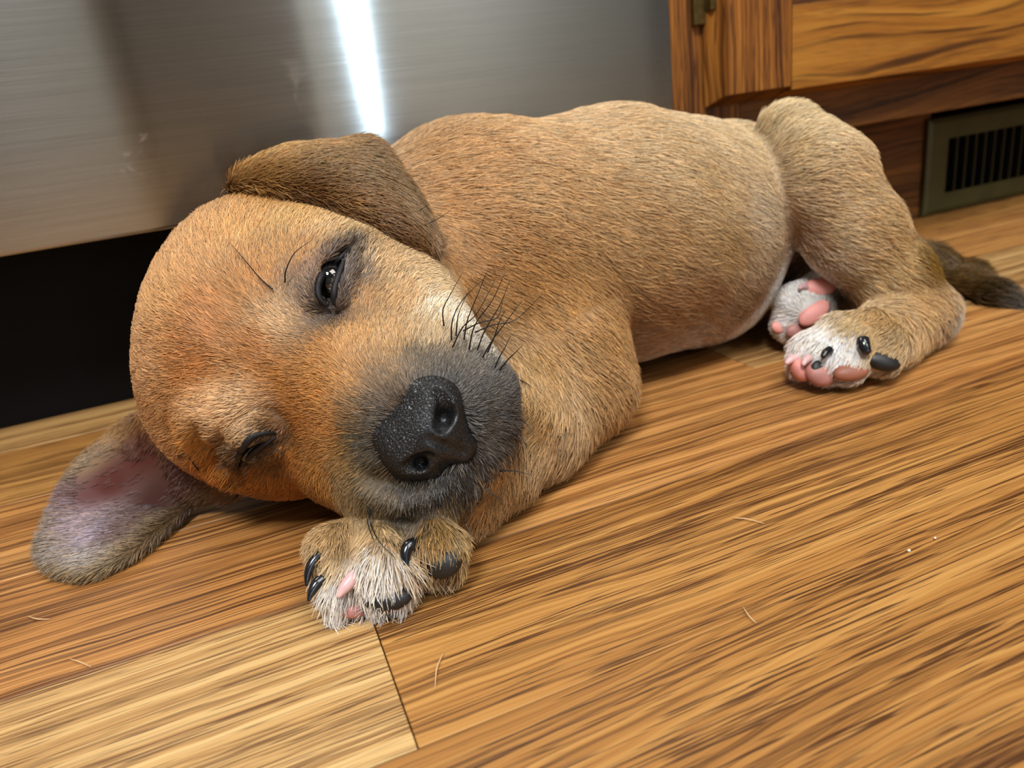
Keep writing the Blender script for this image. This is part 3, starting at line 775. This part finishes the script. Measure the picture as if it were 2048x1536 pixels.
def verts(me):
    v = np.empty(len(me.vertices) * 3, np.float32); me.vertices.foreach_get('co', v); return v.reshape(-1, 3).astype(float) / S

# ------------------------------------------------------------------ eyes
eye_black = simple('wet_dark_eye', (10, 9, 10), 0.06, spec=0.9)
rim_black = simple('black_eyelid_skin', (22, 19, 20), 0.55, spec=0.3, noise=0.2, bump=0.5)
def uv_ball(name, c, ax, nu=24, nv=14):
    """ellipsoid with centre c and the three half-axis vectors in ax"""
    V = []; Fc = []
    for j in range(nv + 1):
        th = math.pi * j / nv
        for i in range(nu):
            ph = 2 * math.pi * i / nu
            V.append(c + ax[0] * math.sin(th) * math.cos(ph) + ax[1] * math.sin(th) * math.sin(ph) + ax[2] * math.cos(th))
    for j in range(nv):
        for i in range(nu):
            a = j * nu + i; b = j * nu + (i + 1) % nu
            Fc.append((a, b, b + nu, a + nu))
    me = mesh_from(name, V, Fc)
    bm = bmesh.new(); bm.from_mesh(me); bmesh.ops.remove_doubles(bm, verts=bm.verts, dist=1e-6); bmesh.ops.recalc_face_normals(bm, faces=bm.faces); bm.to_mesh(me); bm.free(); me.shade_smooth()
    return me
def eyeball(x, y, d, r):
    c = at(x, y, d); I = np.eye(3) * pxr(r, d)
    put('eyeball', uv_ball('eyeball', c, I, 32, 20), eye_black, pup)
eyeball(662, 563, D1[2] + 0.041, 41)
eyeball(505, 897, D2[2] + 0.036, 31)
def tube(name, pts, radii, mat, parent, n=8, cap=True):
    """bent tapering tube through pts (smoothed)"""
    P = np.array(pts, float); r_ = np.array(radii, float)
    tt = np.linspace(0, len(P) - 1, (len(P) - 1) * 5 + 1)
    def cr(arr):
        out = []
        for t in tt:
            i = min(int(t), len(arr) - 2); f = t - i
            p0 = arr[max(i - 1, 0)]; p1 = arr[i]; p2 = arr[i + 1]; p3 = arr[min(i + 2, len(arr) - 1)]
            out.append(0.5 * ((2 * p1) + (-p0 + p2) * f + (2 * p0 - 5 * p1 + 4 * p2 - p3) * f * f + (-p0 + 3 * p1 - 3 * p2 + p3) * f ** 3))
        return np.array(out)
    Q = cr(P); rr = cr(r_[:, None])[:, 0]
    T = np.gradient(Q, axis=0); T /= np.linalg.norm(T, axis=1, keepdims=True) + 1e-12
    up = np.array([0.31, -0.7, 0.64]); V = []; Fc = []
    for q, t, r0 in zip(Q, T, rr):
        a = np.cross(t, up); a /= np.linalg.norm(a) + 1e-9; b = np.cross(t, a)
        for i in range(n):
            an = 2 * math.pi * i / n; V.append(q + max(r0, 1e-5) * (a * math.cos(an) + b * math.sin(an)))
    for j in range(len(Q) - 1):
        for i in range(n): k = (i + 1) % n; Fc.append((j * n + i, j * n + k, (j + 1) * n + k, (j + 1) * n + i))
    if cap:
        V.append(Q[0] - T[0] * rr[0] * 0.4); V.append(Q[-1] + T[-1] * rr[-1] * 0.6)
        for i in range(n):
            k = (i + 1) % n; Fc.append((len(V) - 2, k, i)); Fc.append((len(V) - 1, (len(Q) - 1) * n + i, (len(Q) - 1) * n + k))
    return put(name, mesh_from(name, V, Fc), mat, parent)

# black lid rims round the slits
def rim(pts, w, off=0.0):
    P = []
    for x, y in pts:
        d = hit(x, y); P.append(at(x, y, d + off))
    return tube('eyelid_rim', P, [pxr(a, 1.85) for a in w], rim_black, pup)
rim([(697, 497), (681, 516), (660, 535), (644, 552), (636, 575), (640, 598), (655, 612)], [2, 5, 7, 7, 7, 6, 3], 0.009)
rim([(699, 499), (688, 524), (679, 548), (671, 572), (668, 592), (668, 610)], [2, 5, 7, 7, 7, 3], 0.010)
rim([(474, 938), (477, 915), (488, 892), (508, 872), (535, 866), (552, 868)], [2, 5, 7, 7, 5, 3], 0.008)
rim([(478, 942), (492, 922), (510, 902), (530, 888), (552, 874)], [2, 6, 7, 6, 3], 0.008)

# ------------------------------------------------------------------ nose leather
NP = []
def nchain(pts, k=0.03, op='+', dst=NP):
    P = [at(x, y, d) for x, y, d, r in pts]; rr = [pxr(r, d) for x, y, d, r in pts]
    if len(P) == 1: dst.append(('s', (P[0], rr[0]), k, op)); return
    for i in range(len(P) - 1): dst.append(('c', (P[i], P[i + 1], rr[i], rr[i + 1]), k, op))
nd = DN
nchain([(826, 900, nd + .045, 60), (872, 812, nd + .045, 58)], 0.03)
nchain([(795, 862, nd + .07, 58), (838, 800, nd + .07, 46)], 0.05)
nchain([(868, 868, nd + .035, 52), (915, 888, nd + .065, 44)], 0.04)
nchain([(905, 850, nd + .055, 30), (890, 795, nd + .065, 28), (866, 775, nd + .075, 22)], 0.02)
nchain([(862, 930, nd + .06, 34), (815, 942, nd + .07, 30), (775, 925, nd + .085, 26)], 0.02)
n0 = list(NP)
def nh(x, y): return hit(x, y, 1.2, n0) or nd
nchain([(886, 848, nh(886, 848), 17), (893, 828, nh(893, 828) + .004, 20), (889, 800, nh(889, 800), 11), (872, 782, nh(872, 782), 6)], 0.012, '-')
nchain([(887, 836, nh(887, 836) + .03, 14)], 0.012, '-')
nchain([(854, 920, nh(854, 920), 16), (838, 928, nh(838, 928) + .004, 18), (812, 936, nh(812, 936), 10)], 0.012, '-')
nchain([(842, 926, nh(842, 926) + .03, 13)], 0.012, '-')
nchain([(862, 880, nh(862, 880) - .001, 6), (890, 892, nh(890, 892) - .001, 7), (928, 906, nh(928, 906) - .001, 7)], 0.012, '-')
lo = np.min([at(720, 740, nd - .1), at(980, 980, nd + .25), at(980, 740, nd + .2), at(720, 980, nd - .1)], axis=0) - 0.02
hi = np.max([at(720, 740, nd - .1), at(980, 980, nd + .25), at(980, 740, nd + .2), at(720, 980, nd - .1)], axis=0) + 0.02
nf = lambda P: sdf(P, NP)
Pn, Qn = surface_net(nf, lo, hi, 0.0062)
Pn = project(Pn, nf, 2)
def nose_mat():
    mt, nt, b = new_mat('pebbled_nose_leather')
    tc = node(nt, 'ShaderNodeTexCoord')
    v = node(nt, 'ShaderNodeTexVoronoi', {'Vector': tc.outputs['Object'], 'Scale': 135 / S, 'Randomness': 0.9}, feature='DISTANCE_TO_EDGE')
    h = ramp(nt, v.outputs['Distance'], [(0.0, (0, 0, 0)), (0.22, (1, 1, 1))], 'EASE')
    n = node(nt, 'ShaderNodeTexNoise', {'Vector': tc.outputs['Object'], 'Scale': 9 / S, 'Detail': 3.0})
    c = mixc(nt, n.outputs[0], tuple(lin((22, 23, 24))), tuple(lin((44, 45, 46))))
    c = mixc(nt, h, tuple(lin((16, 15, 16))), c)
    g = node(nt, 'ShaderNodeVectorMath', {0: tc.outputs['Object'], 1: tuple(at(915, 895, nd) * S)}, operation='DISTANCE')
    sm = ramp(nt, mth(nt, 'MULTIPLY', g.outputs['Value'], 1 / S), [(0.07, (0, 0, 0)), (0.13, (1, 1, 1))])
    h = mth(nt, 'MULTIPLY', h, sm)
    nt.links.new(c, b.inputs['Base Color'])
    b.inputs['Roughness'].default_value = 0.34; b.inputs['Specular IOR Level'].default_value = 0.4
    bp = node(nt, 'ShaderNodeBump', {'Height': h, 'Strength': 0.6, 'Distance': 0.003 * S})
    nt.links.new(bp.outputs[0], b.inputs['Normal'])
    return mt
tag(put('nose', mesh_np('nose', Pn, Qn), nose_mat(), pup), 'black pebbled nose leather with two nostrils')

# ------------------------------------------------------------------ ears
def sheet(name, net, th, mat, nu=40, nv=28, edge=0.35):
    """thick flap: a net of points (rows x columns) smoothed, with a rounded rim"""
    G = np.array(net, float)
    def cr1(A, n):
        m_ = len(A); out = []
        for t in np.linspace(0, m_ - 1, n):
            i = min(int(t), m_ - 2); f = t - i
            p0 = A[i - 1] if i > 0 else 2 * A[0] - A[1]; p1 = A[i]; p2 = A[i + 1]; p3 = A[i + 2] if i + 2 < m_ else 2 * A[-1] - A[-2]
            out.append(0.5 * ((2 * p1) + (-p0 + p2) * f + (2 * p0 - 5 * p1 + 4 * p2 - p3) * f * f + (-p0 + 3 * p1 - 3 * p2 + p3) * f ** 3))
        return np.array(out)
    G = cr1(G, nu); G = np.swapaxes(cr1(np.swapaxes(G, 0, 1), nv), 0, 1)
    du = np.gradient(G, axis=0); dv = np.gradient(G, axis=1)
    n = np.cross(du, dv); n /= np.linalg.norm(n, axis=2, keepdims=True) + 1e-12
    if ((G.mean((0, 1)) - CAM) @ n.mean((0, 1))) > 0: n = -n
    u = np.linspace(0, 1, nu)[:, None]; v = np.linspace(0, 1, nv)[None]
    e = np.minimum(np.minimum(u, 1 - u) * nu / nv * 1.0, np.minimum(v, 1 - v)); e = np.clip(e / 0.12, 0, 1)
    hh = th / 2 * np.sqrt(1 - (1 - e) ** 2)
    top = G + n * hh[..., None]; bot = G - n * hh[..., None]
    V = np.concatenate([top.reshape(-1, 3), bot.reshape(-1, 3)]); Q = []
    N0 = nu * nv
    for i in range(nu - 1):
        for j in range(nv - 1):
            a = i * nv + j; Q.append((a, a + 1, a + nv + 1, a + nv)); Q.append((N0 + a, N0 + a + nv, N0 + a + nv + 1, N0 + a + 1))
    Q = np.array(Q); a_, b_, c_ = V[Q[:, 0]] - V.mean(0), V[Q[:, 1]] - V.mean(0), V[Q[:, 2]] - V.mean(0)
    if (a_ * np.cross(b_, c_)).sum() < 0: Q = Q[:, ::-1]
    me = mesh_np(name, V, Q)
    bm = bmesh.new(); bm.from_mesh(me); bmesh.ops.remove_doubles(bm, verts=bm.verts, dist=1e-6 * S); bm.to_mesh(me); bm.free(); me.shade_smooth()
    if mat: me.materials.append(mat)
    return me, G, n
def hb(x, y, off):          # depth just in front of the body
    return float((surf(x, y)[0] - CAM) @ R[2]) - off
def rowd(xy, ds): return [at(x, y, d) for (x, y), d in zip(xy, ds)]
ue = [rowd([(470, 400), (540, 398), (630, 420), (715, 455), (800, 497), (862, 512)], [2.06, 2.00, 1.95, 1.91, 1.92, 1.98]),
      rowd([(457, 391), (530, 373), (620, 389), (712, 428), (803, 475), (868, 505)], [2.04, 1.965, 1.91, 1.88, 1.89, 1.96]),
      rowd([(453, 380), (530, 355), (624, 366), (716, 404), (806, 458), (872, 498)], [2.04, 1.965, 1.905, 1.875, 1.885, 1.955]),
      rowd([(462, 366), (545, 330), (645, 330), (735, 362), (815, 425), (873, 492)], [2.07, 2.00, 1.95, 1.93, 1.94, 1.97]),
      rowd([(478, 356), (556, 314), (652, 303), (744, 316), (818, 385), (868, 480)], [2.12, 2.08, 2.05, 2.04, 2.04, 2.03]),
      rowd([(496, 352), (562, 314), (650, 297), (744, 282), (790, 352), (856, 452)], [2.20, 2.18, 2.17, 2.16, 2.13, 2.10])]
EC1 = [(ue[1][0],112,74,34),(ue[1][2],104,66,28),(ue[1][4],112,76,40),(ue[2][1],140,98,50),(ue[2][3],136,98,58),(ue[2][5],150,120,92),(ue[3][0],196,146,88),(ue[3][1],176,134,84),(ue[3][2],140,108,70),(ue[3][3],126,98,66),(ue[3][4],134,106,76),
       (ue[4][0],190,150,98),(ue[4][1],186,146,92),(ue[4][2],160,122,78),(ue[4][3],128,98,64),(ue[4][4],120,92,60),(ue[5][1],186,146,92),(ue[5][3],140,104,62),(ue[5][4],122,92,56),(ue[0][3],96,62,30)]
earm = attr_mat('ear_skin', 0.7, 0.15, 0.8)
me1, G1, n1_ = sheet('ear', ue, 0.030, earm)
c1f = field(EC1, lambda a: lin(a[1:4]), 4.0, 0.012)
colour_attr(me1, verts(me1), c1f)
ear1 = put('ear', me1, None, pup); tag(ear1, 'upper ear folded back over the head, dark brown rim')
f1 = lambda P: np.tile(R.T @ np.array([0.93, 0.1, 0.1]), (len(P), 1)) + 0.9 * np.clip((pix(P)[:, :1] - 700) / 170, 0, 1.2) * (R.T @ np.array([0.0, 0.7, 0.0]))[None]

def fz(x, y, z): return at(x, y, fl(x, y, z))
le = [[fz(330, 800, .30), fz(375, 850, .27), fz(430, 900, .22), fz(485, 945, .14)],
      [fz(232, 852, .19), fz(300, 905, .16), fz(375, 955, .12), fz(478, 992, .065)],
      [fz(150, 928, .14), fz(222, 975, .09), fz(312, 1012, .06), fz(405, 1003, .04)],
      [fz(97, 1035, .085), fz(162, 1050, .055), fz(240, 1072, .04), fz(335, 1052, .035)],
      [fz(79, 1095, .045), fz(125, 1112, .035), fz(185, 1122, .03), fz(268, 1108, .03)],
      [fz(100, 1140, .02), fz(128, 1152, .018), fz(160, 1157, .018), fz(205, 1147, .018)]]
EC2 = [(le[1][0],150,112,70),(le[1][1],86,42,32),(le[1][2],72,34,27),(le[1][3],110,76,48),(le[2][0],136,110,82),(le[2][1],84,40,33),(le[2][2],70,36,28),(le[2][3],96,72,48),
       (le[3][0],134,116,96),(le[3][1],150,128,130),(le[3][2],84,54,46),(le[3][3],108,86,60),(le[4][0],134,116,94),(le[4][1],144,128,118),(le[4][2],160,148,140),(le[4][3],128,104,76),(le[5][0],132,112,86),(le[5][1],138,116,86),(le[5][2],140,116,84),(le[5][3],136,112,78),(le[0][0],180,130,80),(le[0][3],170,110,60),
       (fz(170,1010,.07),96,58,54),(fz(200,1080,.04),152,136,146),(fz(150,1030,.06),146,124,130)]  # lilac-grey points paint a sheen into the ear colour
me2, G2, n2_ = sheet('ear', le, 0.026, earm)
c2f = field(EC2, lambda a: lin(a[1:4]), 4.0, 0.012)
colour_attr(me2, verts(me2), c2f)
ear2 = put('ear', me2, None, pup); tag(ear2, 'lower ear spread open on the floor, pinkish bare inside')
f2 = lambda P: np.tile(R.T @ np.array([-0.75, 0.62, 0.0]), (len(P), 1))

# ------------------------------------------------------------------ claws and pads
claw_black = simple('glossy_black_claw', (16, 18, 22), 0.16, spec=0.8)
claw_pink = simple('pale_pink_claw', (214, 170, 168), 0.3, spec=0.5, noise=0.08)
pad_black = simple('black_paw_leather', (26, 24, 22), 0.5, noise=0.35, nscale=25, bump=0.6)
pad_brown = simple('brown_paw_leather', (140, 84, 62), 0.5, noise=0.25, nscale=18, bump=0.5)
pad_pink = simple('pink_paw_leather', (222, 146, 134), 0.5, noise=0.14, nscale=14, bump=0.5)
pad_dusk = simple('dusky_pink_paw_leather', (168, 112, 102), 0.5, noise=0.25, nscale=18, bump=0.5)
def dep(x, y, fallback):
    h = hit(x, y, 1.4); return h if h and abs(h - fallback) < 0.25 else fallback
def pad(x, y, rx, ry, ang, mat, dz=0.0, thick=0.7, fb=1.63, label=None):
    d = dep(x, y, fb) + dz + pxr(min(rx, ry), fb) * thick * 0.45
    a = math.radians(ang)
    n = -(R.T @ np.array([0, -0.25, 1.0])); n /= np.linalg.norm(n)
    u = R.T @ np.array([math.cos(a), math.sin(a), 0]); v = R.T @ np.array([-math.sin(a), math.cos(a), 0])
    c = at(x, y, d)
    r1, r2 = pxr(rx, d), pxr(ry, d)
    if c[2] < r2 * 0.55: pass
    me = uv_ball('paw_pad', c, np.array([u * r1, v * r2, n * r2 * thick]), 24, 14)
    for vv in me.vertices:
        if vv.co.z < 0.0012 * S: vv.co.z = 0.0012 * S
    o = put('paw_pad', me, mat, pup)
    if label: o['label'] = label
    AVOID.append((c, max(r1, r2) * 0.74)); 
    if rx > ry * 1.35:
        for sg in (-1, 1): AVOID.append((c + u * r1 * 0.45 * sg, r2 * 0.7))
def claw(pts, radii, mat, fb, label=None, dz=0.0):
    d0 = dep(pts[0][0], pts[0][1], fb)
    P = [at(x, y, d0 + dz - 0.010 * i) for i, (x, y) in enumerate(pts)]
    o = tube('claw', P, [pxr(r, d0) for r in radii], mat, pup, n=12)
    if label: o['label'] = label
    AVOID.append((P[1], pxr(radii[1], d0) * 1.5))
claw([(641, 1108), (626, 1124), (616, 1146), (613, 1172)], [10, 10, 8, 3], claw_black, 1.645)
claw([(646, 1158), (633, 1168), (623, 1184), (617, 1202)], [12, 11, 8, 3], claw_black, 1.63)
claw([(712, 1148), (700, 1162), (687, 1178), (676, 1194)], [14, 14, 11, 4], claw_pink, 1.60, 'pale pink claw')
claw([(832, 1088), (818, 1092), (811, 1108), (813, 1130)], [14, 13, 11, 7], claw_black, 1.63)
pad(775, 1196, 50, 25, -6, pad_black, 0.0, 0.9, 1.60)
pad(780, 1212, 30, 12, -10, pad_brown, -0.012, 0.9, 1.60, 'brown lower edge of the paw pad')
pad(888, 1124, 40, 31, -28, pad_black, 0.0, 0.8, 1.63)
pad(697, 1218, 36, 17, 8, pad_dusk, 0.0, 0.9, 1.62, 'dusky pink paw pad')
pad(656, 1200, 12, 20, -30, pad_black, 0.0, 0.9, 1.63)
# hind foot
pad(1765, 722, 36, 20, 12, pad_black, 0.0, 0.9, 2.37)
claw([(1726, 678), (1727, 690), (1733, 706)], [12, 13, 10], claw_black, 2.36)
pad(1702, 744, 36, 18, -8, pad_brown, 0.0, 0.9, 2.36, 'orange brown paw pad')
pad(1640, 748, 30, 24, 20, pad_dusk, 0.0, 0.9, 2.38)
pad(1634, 738, 13, 18, 15, pad_black, -0.004, 0.5, 2.38)
pad(1598, 738, 16, 26, -25, pad_pink, 0.0, 0.9, 2.44, 'pink paw pad')
claw([(1660, 700), (1651, 706), (1646, 714)], [9, 8, 5], claw_black, 2.38)
claw([(1590, 716), (1580, 720), (1572, 727)], [9, 8, 4], claw_pink, 2.43, 'pale pink claw')
claw([(1618, 716), (1610, 722), (1606, 730)], [8, 7, 4], claw_pink, 2.42, 'pale pink claw')
# lower hind foot, sole up
pad(1638, 575, 34, 19, -6, pad_pink, 0.0, 0.6, 2.68, 'pink paw pad')
pad(1628, 626, 36, 20, -38, pad_pink, 0.0, 0.6, 2.68, 'pink paw pad')
pad(1598, 658, 28, 16, -20, pad_dusk, 0.0, 0.6, 2.70, 'dusky pink paw pad')
pad(1556, 655, 14, 11, 30, pad_pink, 0.0, 0.6, 2.72, 'pink paw pad')
claw([(1612, 574), (1604, 573), (1598, 577)], [7, 6, 3], claw_pink, 2.68, 'pale pink claw')

# bare skin
for (x, y), d in zip(E1[1:], D1[1:]): AVOID.append((at(x, y, d), pxr(16, d)))
for (x, y), d in zip(E2, D2): AVOID.append((at(x, y, d), pxr(13, d)))
for x, y, r in ((862, 862, 74), (825, 850, 50), (855, 800, 36), (805, 915, 36), (915, 890, 34), (870, 930, 26)):
    AVOID.append((at(x, y, nd + 0.03), pxr(r, nd)))

# ------------------------------------------------------------------ whiskers
whisk = simple('black_whisker', (14, 12, 12), 0.35)
WH = [[(888,652),(886,620),(900,590),(925,545)],[(903,680),(905,640),(925,600),(965,560)],[(905,695),(925,655),(955,625),(990,560)],[(928,680),(935,640),(955,590),(975,540)],[(938,700),(950,650),(985,600),(1010,545)],
      [(955,700),(970,660),(1000,610),(1020,560)],[(965,715),(985,680),(1015,640),(1045,600)],[(950,665),(985,650),(1030,640),(1085,588)],[(926,662),(960,645),(995,635),(1005,600)],[(975,705),(990,670),(1000,640),(1010,622)],
      [(1000,740),(1015,720),(1030,706),(1045,690)],[(990,735),(1000,712),(1010,695),(1022,670)],[(912,672),(915,640),(920,620),(935,585)],
      [(460,485),(490,520),(520,556),(545,578)],[(570,565),(572,540),(590,505),(625,480)],
      [(803,452),(820,435),(840,420),(858,410)],[(826,470),(848,452),(875,438),(903,420)],
      [(1040,760),(1055,768),(1065,775)],[(1042,840),(1055,850),(1068,872)],[(1035,870),(1048,885),(1055,898)],[(1000,942),(1030,942),(1062,950)],[(970,975),(985,988),(1005,1000)],
      [(740,1010),(735,1040),(745,1075),(765,1105)],[(738,1015),(742,1050),(760,1085),(790,1115)],[(930,1045),(940,1065),(948,1085)],[(400,945),(385,925),(372,905)],[(356,915),(372,900),(388,880)]]
for w in WH:
    ps = []
    d0 = None
    for i, (x, y) in enumerate(w):
        h = hit(x, y, 1.3)
        if i == 0: d0 = (h or 1.8)
        ps.append(at(x, y, min(d0 - 0.004 - 0.012 * i, (h or 9) - 0.006)))
    if w[0][0] in (460, 803, 826):
        ps = ps[::-1] if w[0][0] == 460 else ps
    k = len(ps)
    tube('whisker', ps, [0.0021 * (1 - 0.75 * i / (k - 1)) for i in range(k)], whisk, pup, n=5)

# ------------------------------------------------------------------ coats
if FUR:
    Tb = tris(bmesh_body)
    def wb(C, n):
        w = np.ones(len(C))
        w *= np.where(C[:, 2] < 0.02, 0.05, 1.0)
        dl = np.linalg.norm(C - at(620, 700, 1.9), axis=1)
        w *= np.where(dl < 0.55, 3.0, 1.0)                       # short fine hair of the head stands closer
        w *= np.where(np.linalg.norm(C - at(860, 900, 1.75), axis=1) < 0.24, 1.5, 1.0)
        w *= np.where(np.linalg.norm(C - at(760, 1120, 1.66), axis=1) < 0.2, 2.0, 1.0)
        w *= np.where((C[:, 1] > 2.75) & (n[:, 1] > 0.2), 0.35, 1.0)   # back, against the cabinets
        return w
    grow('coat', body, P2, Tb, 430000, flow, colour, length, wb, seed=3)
    T1 = tris(me1); V1 = verts(me1)
    grow('coat', ear1, V1, T1, 34000, f1, c1f, lambda P: np.full((len(P), 1), 0.04), None, seed=4, lift=0.42, spread=0.14)
    T2 = tris(me2); V2 = verts(me2)
    bare = [(fz(230, 960, .09), .10), (fz(300, 960, .10), .10), (fz(200, 1000, .08), .06), (fz(340, 985, .07), .07)]
    def w2(C, n):
        w = np.ones(len(C))
        for c, r in bare: w *= np.where(np.linalg.norm(C - c, axis=1) < r, 0.03, 1.0)
        return w
    grow('coat', ear2, V2, T2, 30000, f2, c2f, lambda P: np.full((len(P), 1), 0.032), w2, seed=5, lift=0.3)

# ------------------------------------------------------------------ shed hairs and crumbs on the floor
pale_hair = simple('pale_shed_hair', (214, 176, 130), 0.5)
def shed(pts, label, r=0.0016):
    c = fz(pts[0][0], pts[0][1], 0.003)
    P = [fz(x, y, 0.003 + 0.004 * (i == len(pts) // 2)) for i, (x, y) in enumerate(pts)]
    o = tube('shed_hair', P, [r * 0.5, *[r] * (len(P) - 2), r * 0.4], pale_hair, None, n=5)
    tag(o, label, 'hair', 'shed dog hairs on the floor')
shed([(888, 1305), (874, 1335), (870, 1378)], 'pale curved dog hair on the floor right of the plank joint below the front paw')
shed([(1466, 1036), (1495, 1038), (1528, 1047)], 'pale dog hair lying on the floor in the middle right')
shed([(1486, 1214), (1498, 1232), (1512, 1246)], 'short pale dog hair on the floor toward the lower right')
shed([(1800, 449), (1815, 440), (1828, 420)], 'pale dog hair on the floor against the toe kick left of the vent')
shed([(55, 1232), (75, 1238), (100, 1238)], 'faint pale dog hair on the floor below the open ear at far left')
shed([(140, 1318), (160, 1324), (182, 1334)], 'faint pale dog hair on the floor near the lower left corner')
crumb_m = simple('pale_crumb', (230, 224, 210), 0.7)
for x, y, r, lb in ((1818, 1101, 2.6, 'larger white crumb on the floor at far right, left of the tiny one'), (1870, 1076, 2.0, 'tiny white crumb on the floor at far right, the rightmost one')):
    c = fz(x, y, 0.003)
    o = put('crumb', uv_ball('crumb', c, np.diag([pxr(r, 1.8) * 1.3, pxr(r, 1.8), 0.003]), 8, 6), crumb_m)
    tag(o, lb, 'crumb', 'white crumbs on the floor')
